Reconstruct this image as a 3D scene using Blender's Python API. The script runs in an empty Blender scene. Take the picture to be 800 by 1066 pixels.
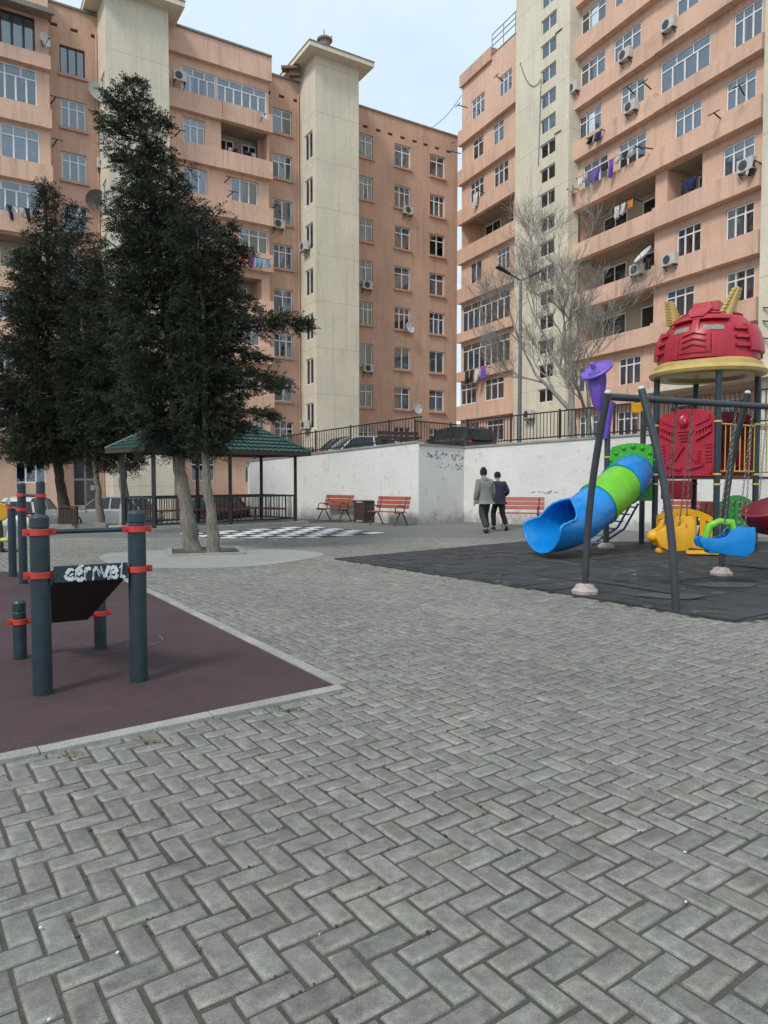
import bpy, bmesh, math, random
import numpy as np
from mathutils import Vector, Matrix
R = math.radians
PI = math.pi
rnd = random.Random(7)
nr = np.random.default_rng(11)
scene = bpy.context.scene
COL = scene.collection

# ------------------------------------------------------------------ survey helpers
FLOORK = .976
F_PX, CX, CY, HZ, CAMH = 739.0, 400.0, 533.0, 500.0, 1.5
TH = math.atan((CY - HZ) / F_PX)
def ray(px, py):
    x = px - CX; u = CY - py
    return Vector((x, F_PX * math.cos(TH) + u * math.sin(TH), -F_PX * math.sin(TH) + u * math.cos(TH)))
def G(px, py, z=0.0):                      # point on the horizontal plane z
    d = ray(px, py); t = (z - CAMH) / d.z
    return Vector((d.x * t, d.y * t, z))
def AT(px, py, Y):                         # point at distance Y
    d = ray(px, py); t = Y / d.y
    return Vector((d.x * t, Y, CAMH + d.z * t))
class Facade:
    def __init__(s, p0, u):
        s.p = Vector((p0[0], p0[1], 0)); s.u = Vector((u[0], u[1], 0)).normalized()
        s.n = Vector((s.u.y, -s.u.x, 0))
        if s.n.dot(-s.p) < 0: s.n = -s.n
    def W(s, a, d, z): 
        v = s.p + s.u * a + s.n * d; return Vector((v.x, v.y, CAMH + (z - CAMH) * FLOORK))
    def hit(s, px, py, d=0.0):
        r = ray(px, py); o = Vector((0, 0, CAMH)); q = s.p + s.n * d
        t = (q - o).dot(s.n) / r.dot(s.n); h = o + r * t
        return (h - s.p).dot(s.u), CAMH + (h.z - CAMH) / FLOORK
    def S(s, px, d=0.0, py=300): return s.hit(px, py, d)[0]

# ------------------------------------------------------------------ materials
MATS = {}
def newmat(name):
    m = bpy.data.materials.new(name); m.use_nodes = True; nt = m.node_tree
    for n in list(nt.nodes): nt.nodes.remove(n)
    o = nt.nodes.new('ShaderNodeOutputMaterial'); b = nt.nodes.new('ShaderNodeBsdfPrincipled')
    nt.links.new(b.outputs[0], o.inputs[0]); MATS[name] = m
    return m, nt, b
def N(nt, typ, **kw):
    n = nt.nodes.new(typ)
    for k, v in kw.items(): setattr(n, k, v)
    return n
def noise(nt, vec, scale, detail=4, rough=.55):
    n = N(nt, 'ShaderNodeTexNoise'); n.inputs['Scale'].default_value = scale
    n.inputs['Detail'].default_value = detail; n.inputs['Roughness'].default_value = rough
    nt.links.new(vec, n.inputs['Vector']); return n.outputs['Fac']
def ramp(nt, fac, p0, c0, p1, c1):
    r = N(nt, 'ShaderNodeValToRGB'); r.color_ramp.elements[0].position = p0; r.color_ramp.elements[1].position = p1
    r.color_ramp.elements[0].color = (*c0, 1); r.color_ramp.elements[1].color = (*c1, 1)
    nt.links.new(fac, r.inputs[0]); return r.outputs[0]
def mix(nt, typ, fac, a, b):
    m = N(nt, 'ShaderNodeMix', data_type='RGBA', blend_type=typ)
    for sock, v in ((m.inputs[0], fac), (m.inputs[6], a), (m.inputs[7], b)):
        if isinstance(v, (int, float)): sock.default_value = v
        elif isinstance(v, tuple): sock.default_value = (*v, 1) if len(v) == 3 else v
        else: nt.links.new(v, sock)
    return m.outputs[2]
def coords(nt, scale=(1, 1, 1)):
    g = N(nt, 'ShaderNodeNewGeometry'); mp = N(nt, 'ShaderNodeMapping'); mp.inputs['Scale'].default_value = scale
    nt.links.new(g.outputs['Position'], mp.inputs['Vector']); return mp.outputs[0]
def bump(nt, b, h, strength, dist=.01):
    n = N(nt, 'ShaderNodeBump'); n.inputs['Strength'].default_value = strength; n.inputs['Distance'].default_value = dist
    nt.links.new(h, n.inputs['Height']); nt.links.new(n.outputs[0], b.inputs['Normal'])
def M(name, col, rough=.6, var=.15, scale=4.0, metal=0.0, bmp=.0, bscale=40, coat=0.0, dirt=None):
    if name in MATS: return MATS[name]
    m, nt, b = newmat(name)
    v = coords(nt); f = noise(nt, v, scale, 6, .65)
    lo = tuple(max(0, c * (1 - var)) for c in col); hi = tuple(min(1, c * (1 + var)) for c in col)
    c = ramp(nt, f, .3, lo, .7, hi)
    if dirt:
        f2 = noise(nt, v, dirt[0], 8, .7); k = ramp(nt, f2, dirt[1], (0, 0, 0), dirt[1] + .12, (1, 1, 1))
        c = mix(nt, 'MIX', k, c, dirt[2])
    nt.links.new(c, b.inputs['Base Color']); b.inputs['Roughness'].default_value = rough
    b.inputs['Metallic'].default_value = metal; b.inputs['Coat Weight'].default_value = coat
    if rough > .25:
        rr = N(nt, 'ShaderNodeMapRange'); nt.links.new(f, rr.inputs[0]); rr.inputs[3].default_value = rough - .1; rr.inputs[4].default_value = min(1, rough + .1)
        nt.links.new(rr.outputs[0], b.inputs['Roughness'])
    if bmp: bump(nt, b, noise(nt, v, bscale, 4), bmp)
    return m
def plaster(name, col, streak=.35, blot=.25, stain=(.25, .2, .15), joints=0.0, z0=0.0):
    m, nt, b = newmat(name)
    v = coords(nt); vs = coords(nt, (1.3, 1.3, .12))
    f1 = noise(nt, v, .35, 6, .6); f2 = noise(nt, vs, 2.2, 6, .65); f3 = noise(nt, v, 6, 5, .7)
    c = ramp(nt, f1, .25, tuple(x * (1 - blot) for x in col), .75, tuple(min(1, x * (1 + blot * .6)) for x in col))
    c = mix(nt, 'MULTIPLY', .6, c, ramp(nt, f3, .2, (.8, .8, .8), .8, (1.08, 1.08, 1.08)))
    k = ramp(nt, f2, .50, (0, 0, 0), .74, (streak, streak, streak))
    c = mix(nt, 'MIX', k, c, tuple(a * .4 + s * .35 for a, s in zip(col, stain)))
    f4 = noise(nt, v, 1.7, 8, .75); k2 = ramp(nt, f4, .60, (0, 0, 0), .66, (.45, .45, .45))
    c = mix(nt, 'MIX', k2, c, tuple(min(1, x * 1.15 + .05) for x in col))
    if joints:
        g = N(nt, 'ShaderNodeNewGeometry'); s = N(nt, 'ShaderNodeSeparateXYZ'); nt.links.new(g.outputs['Position'], s.inputs[0])
        a = N(nt, 'ShaderNodeMath', operation='ADD'); nt.links.new(s.outputs[2], a.inputs[0])
        ns = N(nt, 'ShaderNodeMath', operation='MULTIPLY_ADD'); nt.links.new(f3, ns.inputs[0]); ns.inputs[1].default_value = .08; ns.inputs[2].default_value = -z0
        nt.links.new(ns.outputs[0], a.inputs[1])
        w = N(nt, 'ShaderNodeMath', operation='PINGPONG'); nt.links.new(a.outputs[0], w.inputs[0]); w.inputs[1].default_value = 1.5
        k3 = ramp(nt, w.outputs[0], .012, (joints,) * 3, .04, (0, 0, 0)); c = mix(nt, 'MIX', k3, c, tuple(x * .45 for x in col))
    nt.links.new(c, b.inputs['Base Color']); b.inputs['Roughness'].default_value = .9
    bump(nt, b, noise(nt, v, 14, 6, .7), .35, .02)
    return m
def glassmat(name, tint, thr=.75):
    m = bpy.data.materials.new(name); m.use_nodes = True; nt = m.node_tree
    for n in list(nt.nodes): nt.nodes.remove(n)
    o = N(nt, 'ShaderNodeOutputMaterial'); g = N(nt, 'ShaderNodeBsdfGlossy'); g.inputs['Roughness'].default_value = .03
    g.inputs['Color'].default_value = (.85, .92, 1, 1)
    t = N(nt, 'ShaderNodeBsdfTransparent'); t.inputs['Color'].default_value = (*tint, 1)
    fr = N(nt, 'ShaderNodeFresnel'); fr.inputs['IOR'].default_value = 2.7
    v = coords(nt); bp = N(nt, 'ShaderNodeBump'); bp.inputs['Strength'].default_value = .12; bp.inputs['Distance'].default_value = .05
    nt.links.new(noise(nt, v, 1.5, 2), bp.inputs['Height']); nt.links.new(bp.outputs[0], g.inputs['Normal'])
    mx = N(nt, 'ShaderNodeMixShader'); nt.links.new(fr.outputs[0], mx.inputs[0]); nt.links.new(t.outputs[0], mx.inputs[1]); nt.links.new(g.outputs[0], mx.inputs[2])
    nt.links.new(mx.outputs[0], o.inputs[0]); MATS[name] = m; return m

PEACH = (.66, .335, .20)
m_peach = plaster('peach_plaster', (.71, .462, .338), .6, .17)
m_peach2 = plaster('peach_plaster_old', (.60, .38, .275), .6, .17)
m_band = plaster('peach_band', (.72, .47, .345), .75, .19)
m_cream = plaster('cream_render', (.70, .635, .50), .38, .13, joints=.4, z0=1.2)
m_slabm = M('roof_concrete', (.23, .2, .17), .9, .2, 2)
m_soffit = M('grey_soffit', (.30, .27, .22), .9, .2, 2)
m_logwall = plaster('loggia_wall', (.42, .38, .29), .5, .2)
m_white = M('white_pvc', (.72, .73, .74), .45, .08, 3)
m_brown = M('brown_frame', (.05, .03, .022), .5, .2, 6)
m_glass = glassmat('window_glass', (.74, .80, .82))
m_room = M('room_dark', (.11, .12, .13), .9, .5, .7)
m_cur = M('net_curtain', (.74, .75, .76), .9, .25, .6)
m_cur2 = M('warm_curtain', (.42, .36, .28), .9, .3, .8)
m_blind = M('blue_sheet', (.03, .07, .2), .8, .2, 2)
m_sill = M('sill_plaster', (.5, .31, .22), .9, .15, 3)
m_black = M('black_paint', (.018, .018, .02), .45, .3, 8)
m_post = M('slate_post_paint', (.020, .035, .046), .42, .22, 9, bmp=.06, bscale=60, dirt=(14, .66, (.08, .09, .09)))
m_postc = M('charcoal_post', (.035, .042, .048), .5, .25, 6, dirt=(10, .68, (.1, .1, .1)))
m_red = M('red_clamp', (.50, .045, .03), .45, .2, 9, dirt=(22, .7, (.15, .1, .08)))
m_redp = M('red_plastic', (.40, .018, .035), .38, .22, 4, bmp=.03, dirt=(7, .70, (.34, .09, .09)))
m_redd = M('dark_red_plastic', (.20, .012, .02), .45, .2, 4)
m_gold = M('gold_plastic', (.48, .34, .11), .5, .15, 5, dirt=(8, .66, (.25, .2, .1)))
m_blue = M('blue_plastic', (.006, .22, .60), .27, .16, 3, dirt=(9, .72, (.1, .25, .5)))
m_blued = M('navy_metal', (.01, .04, .15), .4, .2, 6)
m_greenp = M('green_plastic', (.16, .50, .025), .36, .15, 3)
m_greend = M('dark_green_plastic', (.01, .25, .035), .4, .2, 4)
m_yel = M('yellow_plastic', (.72, .36, .015), .4, .15, 4, dirt=(9, .7, (.5, .3, .08)))
m_yelm = M('yellow_metal', (.55, .40, .09), .5, .2, 8)
m_pur = M('purple_plastic', (.15, .08, .45), .42, .12, 5)
m_foot = M('pinkish_concrete', (.40, .33, .30), .9, .25, 12, bmp=.3, bscale=30)
m_woodred = M('red_brown_slats', (.30, .065, .035), .55, .25, 6, bmp=.1, dirt=(9, .66, (.16, .06, .04)))
m_iron = M('bench_iron', (.05, .035, .03), .6, .3, 8)
m_bin = M('bin_wood', (.06, .035, .025), .7, .3, 10)
m_chain = M('chain_metal', (.12, .11, .10), .5, .3, 20, metal=.6)
m_white2 = M('ac_white', (.52, .51, .47), .55, .12, 5)
m_grill = M('ac_grille', (.06, .06, .065), .6, .2, 8)
m_dish = M('dish_white', (.55, .56, .56), .4, .12, 4)
m_dishd = M('dish_rusty', (.13, .105, .09), .6, .3, 6)
m_alum = M('galvanised', (.35, .36, .37), .4, .15, 8, metal=.5)
m_lamp = M('lamp_pole_grey', (.13, .135, .13), .5, .2, 6)
m_skin = M('skin', (.42, .23, .16), .6, .05, 8)
m_tyre = M('tyre', (.02, .02, .02), .8, .2, 10)
m_rim = M('rim', (.35, .36, .38), .3, .1, 8, metal=.7)
m_cglass = M('car_glass', (.02, .025, .03), .08, .1, 2)
m_lred = M('tail_light', (.45, .02, .015), .25, .1, 4)
m_lwh = M('head_light', (.6, .62, .65), .15, .1, 4)
m_graf = M('graffiti_white', (.62, .66, .67), .6, .1, 20)
m_grafd = M('graffiti_grey', (.22, .22, .20), .9, .3, 9)

def brickmat():
    m, nt, b = newmat('grey_pavers')
    a = N(nt, 'ShaderNodeAttribute', attribute_name='tone'); v = coords(nt)
    f = noise(nt, v, 9, 6, .72); fg = noise(nt, v, 200, 3, .75); fl = noise(nt, v, .35, 4, .6); fm = noise(nt, v, 30, 4, .7)
    c = ramp(nt, f, .3, (.135, .130, .115), .70, (.282, .273, .245))
    c = mix(nt, 'MULTIPLY', 1, c, a.outputs['Color'])
    c = mix(nt, 'MULTIPLY', .6, c, ramp(nt, fg, .35, (.5, .5, .5), .65, (1.5, 1.5, 1.5)))
    c = mix(nt, 'MULTIPLY', .5, c, ramp(nt, fm, .3, (.65, .65, .65), .7, (1.25, 1.25, 1.25)))
    c = mix(nt, 'MULTIPLY', .6, c, ramp(nt, fl, .3, (.70, .70, .69), .7, (1.22, 1.22, 1.22)))
    nt.links.new(c, b.inputs['Base Color']); b.inputs['Roughness'].default_value = .78
    bump(nt, b, fg, .5, .003); return m
m_brick = brickmat()
def groundmat(name, c0, c1, sc=.4, grain=90, gs=.4, rough=.85, spots=None, bs=.4):
    m, nt, b = newmat(name); v = coords(nt)
    c = ramp(nt, noise(nt, v, sc, 6, .6), .3, c0, .7, c1)
    c = mix(nt, 'MULTIPLY', gs, c, ramp(nt, noise(nt, v, grain, 3, .7), .35, (.5, .5, .5), .65, (1.45, 1.45, 1.45)))
    c = mix(nt, 'MULTIPLY', .5, c, ramp(nt, noise(nt, v, 5, 6, .7), .3, (.75, .75, .75), .7, (1.2, 1.2, 1.2)))
    if spots:
        c = mix(nt, 'MIX', ramp(nt, noise(nt, v, spots[0], 2, .5), spots[1], (0, 0, 0), spots[1] + .03, (1, 1, 1)), c, spots[2])
    nt.links.new(c, b.inputs['Base Color']); b.inputs['Roughness'].default_value = rough
    bump(nt, b, noise(nt, v, grain, 3, .7), bs, .004); return m
m_ground = groundmat('plaza_asphalt', (.13, .128, .12), (.17, .168, .158), .5, 60, .35)
m_sand = groundmat('joint_sand', (.05, .047, .038), (.088, .082, .065), 3, 150, .7)
m_burg = groundmat('burgundy_rubber', (.044, .023, .026), (.070, .039, .043), .8, 130, .85, .9)
m_rub = groundmat('black_rubber', (.017, .018, .020), (.048, .049, .050), 1.6, 80, .6, .8, (2.6, .63, (.075, .075, .075)))
m_kerb = groundmat('kerb_concrete', (.24, .235, .21), (.36, .35, .32), 1.5, 90, .5)
m_conc = groundmat('light_concrete', (.25, .25, .235), (.32, .32, .30), .8, 70, .3)
m_soil = groundmat('pit_soil', (.05, .042, .03), (.11, .09, .065), 3, 60, .6)
m_ckw = groundmat('white_road_paint', (.55, .55, .55), (.72, .72, .72), 3, 30, .5)
m_ckb = groundmat('black_road_paint', (.03, .03, .032), (.05, .05, .05), 3, 30, .4)

def whitewall():
    m, nt, b = newmat('whitewashed_wall'); v = coords(nt); vs = coords(nt, (1, 1, .2))
    c = ramp(nt, noise(nt, v, .5, 5, .6), .3, (.62, .605, .575), .7, (.74, .73, .70))
    k = ramp(nt, noise(nt, v, 2.3, 9, .78), .57, (0, 0, 0), .64, (.6, .6, .6)); c = mix(nt, 'MIX', k, c, (.45, .43, .38))
    k = ramp(nt, noise(nt, vs, 1.6, 7, .7), .6, (0, 0, 0), .8, (.5, .5, .5)); c = mix(nt, 'MIX', k, c, (.34, .29, .2))
    g = N(nt, 'ShaderNodeNewGeometry'); s = N(nt, 'ShaderNodeSeparateXYZ'); nt.links.new(g.outputs['Position'], s.inputs[0])
    ad = N(nt, 'ShaderNodeMath', operation='MULTIPLY_ADD'); nt.links.new(noise(nt, v, 3, 7, .75), ad.inputs[0]); ad.inputs[1].default_value = -1.6; nt.links.new(s.outputs[2], ad.inputs[2])
    k = ramp(nt, ad.outputs[0], -.72, (1, 1, 1), -.5, (0, 0, 0))
    rr = k.node; rr.color_ramp.elements[0].position = 0.0
    mr = N(nt, 'ShaderNodeMapRange'); nt.links.new(ad.outputs[0], mr.inputs[0]); mr.inputs[1].default_value = -.75; mr.inputs[2].default_value = -.35; mr.inputs[3].default_value = .85; mr.inputs[4].default_value = 0
    c = mix(nt, 'MIX', mr.outputs[0], c, (.33, .31, .27))
    nt.links.new(c, b.inputs['Base Color']); b.inputs['Roughness'].default_value = .9
    bump(nt, b, noise(nt, v, 9, 7, .7), .5, .03); return m
m_wall = whitewall()
def tilemat():
    m, nt, b = newmat('green_roof_tile'); v = coords(nt)
    c = ramp(nt, noise(nt, v, 2, 5), .3, (.010, .040, .033), .7, (.024, .07, .058))
    nt.links.new(c, b.inputs['Base Color']); b.inputs['Roughness'].default_value = .45; return m
m_tile = tilemat()
def barkmat(name, c0, c1):
    m, nt, b = newmat(name); v = coords(nt, (1, 1, .25)); f = noise(nt, v, 22, 6, .7)
    c = ramp(nt, f, .3, c0, .7, c1); c = mix(nt, 'MULTIPLY', .5, c, ramp(nt, noise(nt, coords(nt), 2.5, 4), .3, (.6, .6, .6), .7, (1.3, 1.3, 1.3)))
    nt.links.new(c, b.inputs['Base Color']); b.inputs['Roughness'].default_value = .95; bump(nt, b, f, .9, .03); return m
m_bark = barkmat('grey_bark', (.10, .088, .07), (.27, .245, .21))
m_barkd = barkmat('dark_bark', (.03, .025, .02), (.09, .075, .06))
m_barkw = barkmat('whitewashed_bark', (.26, .25, .23), (.42, .41, .38))
m_twig = barkmat('bare_bark', (.17, .155, .13), (.34, .31, .27))
def leafmat():
    m, nt, b = newmat('cypress_foliage'); a = N(nt, 'ShaderNodeAttribute', attribute_name='tone')
    c = mix(nt, 'MULTIPLY', 1, (.031, .040, .024), a.outputs['Color'])
    nt.links.new(c, b.inputs['Base Color']); b.inputs['Roughness'].default_value = .75; b.inputs['Specular IOR Level'].default_value = .25; return m
m_leaf = leafmat()

# ------------------------------------------------------------------ mesh builder
class MB:
    def __init__(s): s.v = []; s.f = []; s.mi = []; s.mats = []; s.m = 0; s.x = None
    def mat(s, m):
        if m not in s.mats: s.mats.append(m)
        s.m = s.mats.index(m); return s
    def add(s, vs, fs):
        o = len(s.v)
        for p in vs:
            p = Vector(p)
            if s.x is not None: p = s.x @ p
            s.v.append(p)
        for f in fs: s.f.append([i + o for i in f]); s.mi.append(s.m)
    def quad(s, a, b, c, d): s.add((a, b, c, d), [(0, 1, 2, 3)])
    def hexa(s, p):   # 8 points: bottom 4, top 4
        s.add(p, [(0, 3, 2, 1), (4, 5, 6, 7), (0, 1, 5, 4), (1, 2, 6, 5), (2, 3, 7, 6), (3, 0, 4, 7)])
    def box(s, x0, x1, y0, y1, z0, z1):
        s.hexa([(x0, y0, z0), (x1, y0, z0), (x1, y1, z0), (x0, y1, z0), (x0, y0, z1), (x1, y0, z1), (x1, y1, z1), (x0, y1, z1)])
    def fbox(s, F, s0, s1, d0, d1, z0, z1):
        s.hexa([F.W(s0, d0, z0), F.W(s1, d0, z0), F.W(s1, d1, z0), F.W(s0, d1, z0), F.W(s0, d0, z1), F.W(s1, d0, z1), F.W(s1, d1, z1), F.W(s0, d1, z1)])
    def bar(s, a, b, w, h=None):
        a = Vector(a); b = Vector(b); h = h or w; t = (b - a).normalized()
        up = Vector((0, 0, 1)) if abs(t.z) < .95 else Vector((0, 1, 0))
        sd = t.cross(up).normalized(); up = sd.cross(t)
        q = [(-1, -1), (1, -1), (1, 1), (-1, 1)]
        s.hexa([a + sd * (i * w / 2) + up * (j * h / 2) for i, j in q] + [b + sd * (i * w / 2) + up * (j * h / 2) for i, j in q])
    def tube(s, pts, r, n=10, cap=True):
        pts = [Vector(p) for p in pts]; rs = r if isinstance(r, (list, tuple)) else [r] * len(pts)
        vs = []; fs = []; t0 = (pts[1] - pts[0]).normalized()
        ref = Vector((0, 0, 1)) if abs(t0.z) < .9 else Vector((1, 0, 0)); a = t0.cross(ref).normalized()
        for i, p in enumerate(pts):
            t = (pts[min(i + 1, len(pts) - 1)] - pts[max(i - 1, 0)]).normalized()
            a = (a - t * a.dot(t)).normalized(); b = t.cross(a)
            for k in range(n):
                g = 2 * PI * k / n; vs.append(p + (a * math.cos(g) + b * math.sin(g)) * rs[i])
        for i in range(len(pts) - 1):
            for k in range(n): fs.append((i * n + k, i * n + (k + 1) % n, (i + 1) * n + (k + 1) % n, (i + 1) * n + k))
        if cap: fs.append(tuple(range(n - 1, -1, -1))); fs.append(tuple(range((len(pts) - 1) * n, len(pts) * n)))
        s.add(vs, fs)
    def lathe(s, prof, n=20, o=(0, 0, 0), axis=None):
        vs = []; fs = []; o = Vector(o)
        q = Vector((0, 0, 1)).rotation_difference(Vector(axis).normalized()) if axis else None
        for (r, z) in prof:
            for k in range(n):
                g = 2 * PI * k / n; p = Vector((r * math.cos(g), r * math.sin(g), z))
                if q: p = q @ p
                vs.append(o + p)
        L = len(prof)
        for i in range(L - 1):
            for k in range(n): fs.append((i * n + k, i * n + (k + 1) % n, (i + 1) * n + (k + 1) % n, (i + 1) * n + k))
        fs.append(tuple(range(n - 1, -1, -1))); fs.append(tuple(range((L - 1) * n, L * n))); s.add(vs, fs)
    def ball(s, c, rx, ry=None, rz=None, n=14, m=8):
        ry = ry or rx; rz = rz or rx; c = Vector(c); vs = []; fs = []
        for i in range(m + 1):
            t = PI * i / m
            for k in range(n):
                g = 2 * PI * k / n; vs.append(c + Vector((rx * math.sin(t) * math.cos(g), ry * math.sin(t) * math.sin(g), -rz * math.cos(t))))
        for i in range(m):
            for k in range(n): fs.append((i * n + k, i * n + (k + 1) % n, (i + 1) * n + (k + 1) % n, (i + 1) * n + k))
        s.add(vs, fs)
    def prism(s, poly, z0, z1):
        n = len(poly); vs = [(p[0], p[1], z0) for p in poly] + [(p[0], p[1], z1) for p in poly]
        s.add(vs, [tuple(range(n - 1, -1, -1)), tuple(range(n, 2 * n))] + [(i, (i + 1) % n, n + (i + 1) % n, n + i) for i in range(n)])
    def extr(s, pts, off):   # polygon of 3-D points, extruded by a vector
        off = Vector(off); n = len(pts); vs = [Vector(p) for p in pts] + [Vector(p) + off for p in pts]
        s.add(vs, [tuple(range(n - 1, -1, -1)), tuple(range(n, 2 * n))] + [(i, (i + 1) % n, n + (i + 1) % n, n + i) for i in range(n)])
    def build(s, name, mat=None, parent=None, origin=None, smooth=False, bevel=0.0, label=None, norec=False):
        o0 = Vector(origin) if origin is not None else (Vector(parent['_o']) if parent is not None and '_o' in parent else Vector((0, 0, 0)))
        me = bpy.data.meshes.new(name)
        me.from_pydata([tuple(p - o0) for p in s.v], [], s.f); me.validate()
        mats = s.mats or [mat]
        for m in mats: me.materials.append(m)
        if len(mats) > 1 and len(me.polygons) == len(s.mi): me.polygons.foreach_set('material_index', s.mi)
        bm = bmesh.new(); bm.from_mesh(me); norec or bmesh.ops.recalc_face_normals(bm, faces=bm.faces)
        if bevel:
            bmesh.ops.remove_doubles(bm, verts=bm.verts, dist=1e-5)
            es = [e for e in bm.edges if len(e.link_faces) == 2 and e.calc_face_angle(0) > R(25)]
            bmesh.ops.bevel(bm, geom=es, offset=bevel, segments=2, profile=.6, affect='EDGES', clamp_overlap=True)
        bm.to_mesh(me); bm.free()
        if smooth: me.shade_smooth(); me.set_sharp_from_angle(angle=R(38 if smooth is True else smooth))
        o = bpy.data.objects.new(name, me); COL.objects.link(o)
        if parent is not None: o.parent = parent; o['_o'] = tuple(o0)
        elif origin is not None: o.location = o0; o['_o'] = tuple(o0)
        if label: o['label'] = label
        return o
def thing(name, label, cat, loc=(0, 0, 0), group=None, rz=0, local=False):
    o = bpy.data.objects.new(name, None); o.empty_display_size = .1; COL.objects.link(o); o.location = loc; o.rotation_euler = (0, 0, rz)
    o['label'] = label; o['category'] = cat
    if group: o['group'] = group
    o['_o'] = (0, 0, 0) if local else tuple(loc)
    return o
def tag(o, label, cat, group=None, kind=None):
    o['label'] = label; o['category'] = cat
    if group: o['group'] = group
    if kind: o['kind'] = kind
    return o
def struct(o, label=None):
    o['kind'] = 'structure'
    return o
def copy_tree(o, parent=None):
    c = o.copy(); COL.objects.link(c)
    if parent is not None: c.parent = parent
    for ch in list(o.children): copy_tree(ch, c)
    return c

# ------------------------------------------------------------------ camera, world, sun
cam = bpy.data.cameras.new('camera'); co = bpy.data.objects.new('camera', cam); COL.objects.link(co); scene.camera = co
co.location = (0, 0, CAMH); co.rotation_euler = (PI / 2 - TH, 0, 0)
cam.sensor_fit = 'VERTICAL'; cam.sensor_height = 24.0; cam.lens = 24.0 * F_PX / 1066.0; cam.clip_end = 2000; cam.clip_start = .05
w = bpy.data.worlds.new('World'); scene.world = w; w.use_nodes = True; nt = w.node_tree
for n in list(nt.nodes): nt.nodes.remove(n)
out = N(nt, 'ShaderNodeOutputWorld'); bg = N(nt, 'ShaderNodeBackground'); nt.links.new(bg.outputs[0], out.inputs[0])
sky = N(nt, 'ShaderNodeTexSky', sky_type='NISHITA'); sky.sun_disc = False; SE, SA = R(48), R(215)
sky.sun_elevation = SE; sky.sun_rotation = SA; sky.air_density = 1.0; sky.dust_density = 1.5
tc = N(nt, 'ShaderNodeTexCoord'); mp = N(nt, 'ShaderNodeMapping'); mp.inputs['Scale'].default_value = (1, 1, 2.2); nt.links.new(tc.outputs['Generated'], mp.inputs[0])
fc = noise(nt, mp.outputs[0], 2.3, 7, .55); k = ramp(nt, fc, .30, (.74, .74, .74), .68, (.97, .97, .97))
cl = mix(nt, 'MIX', k, sky.outputs[0], (5.0, 5.95, 6.75)); nt.links.new(cl, bg.inputs[0]); bg.inputs[1].default_value = .105
sl = bpy.data.lights.new('sun', 'SUN'); sl.energy = 1.5; sl.angle = R(14); sl.color = (1, .96, .9)
so = bpy.data.objects.new('sun', sl); COL.objects.link(so)
sd = Vector((math.sin(SA) * math.cos(SE), math.cos(SA) * math.cos(SE), math.sin(SE)))
so.rotation_euler = sd.to_track_quat('Z', 'Y').to_euler()
scene.view_settings.view_transform = 'Standard'; scene.view_settings.look = 'None'; scene.view_settings.exposure = 0.62; scene.view_settings.gamma = 1
scene.cycles.max_bounces = 6; scene.cycles.transparent_max_bounces = 12; scene.cycles.use_denoising = True

# ------------------------------------------------------------------ ground
def sheet(name, pts, z, mat, sub=None):
    b = MB(); b.add([(p[0], p[1], z) for p in pts], [tuple(range(len(pts)))]); return struct(b.build(name, mat))
def inpoly(x, y, poly):
    c = np.zeros_like(x, bool); n = len(poly)
    for i in range(n):
        x1, y1 = poly[i][0], poly[i][1]; x2, y2 = poly[(i + 1) % n][0], poly[(i + 1) % n][1]
        if y1 == y2: continue
        c ^= ((y1 > y) != (y2 > y)) & (x < (x2 - x1) * (y - y1) / (y2 - y1) + x1)
    return c
sheet('ground', [(-400, -200), (400, -200), (400, 600), (-400, 600)], -.72, m_ground)
kq = G(60, 550.3); kp = G(-140, 556)
b = MB(); b.prism([(-400, -150), (400, -150), (400, 40), (-5.0, 40), (-5.3, 30.2), (-6.0, 27.0), (-8.9, 22.9), (kp.x, kp.y + .1), (-60, 17.5), (-400, 17.5)], -.73, -.012); struct(b.build('plaza', m_ground))
bA = G(350, 716)                                # inner corner of the burgundy surfacing
near_dir = (G(0, 789) - bA).normalized(); far_dir = (G(150, 628) - bA).normalized()
bF = G(112, 597); far_dir = (bF - bA).normalized()
burg = [bA, bA + near_dir * 6.0, bA + near_dir * 6.0 + far_dir * (bF - bA).length, bF]
# far edge runs level across the picture
bG = G(-60, 595)
burg = [bA, bF, bG, Vector((-9.5, 9, 0)), bA + near_dir * 9.0]
rub = [G(348, 582), G(600, 621), G(765, 648.5), G(765, 648.5) + Vector((6.2, 6.0, 0)) * 1.25, Vector((10.2, 17.6, 0)), G(545, 563.5)]
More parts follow.
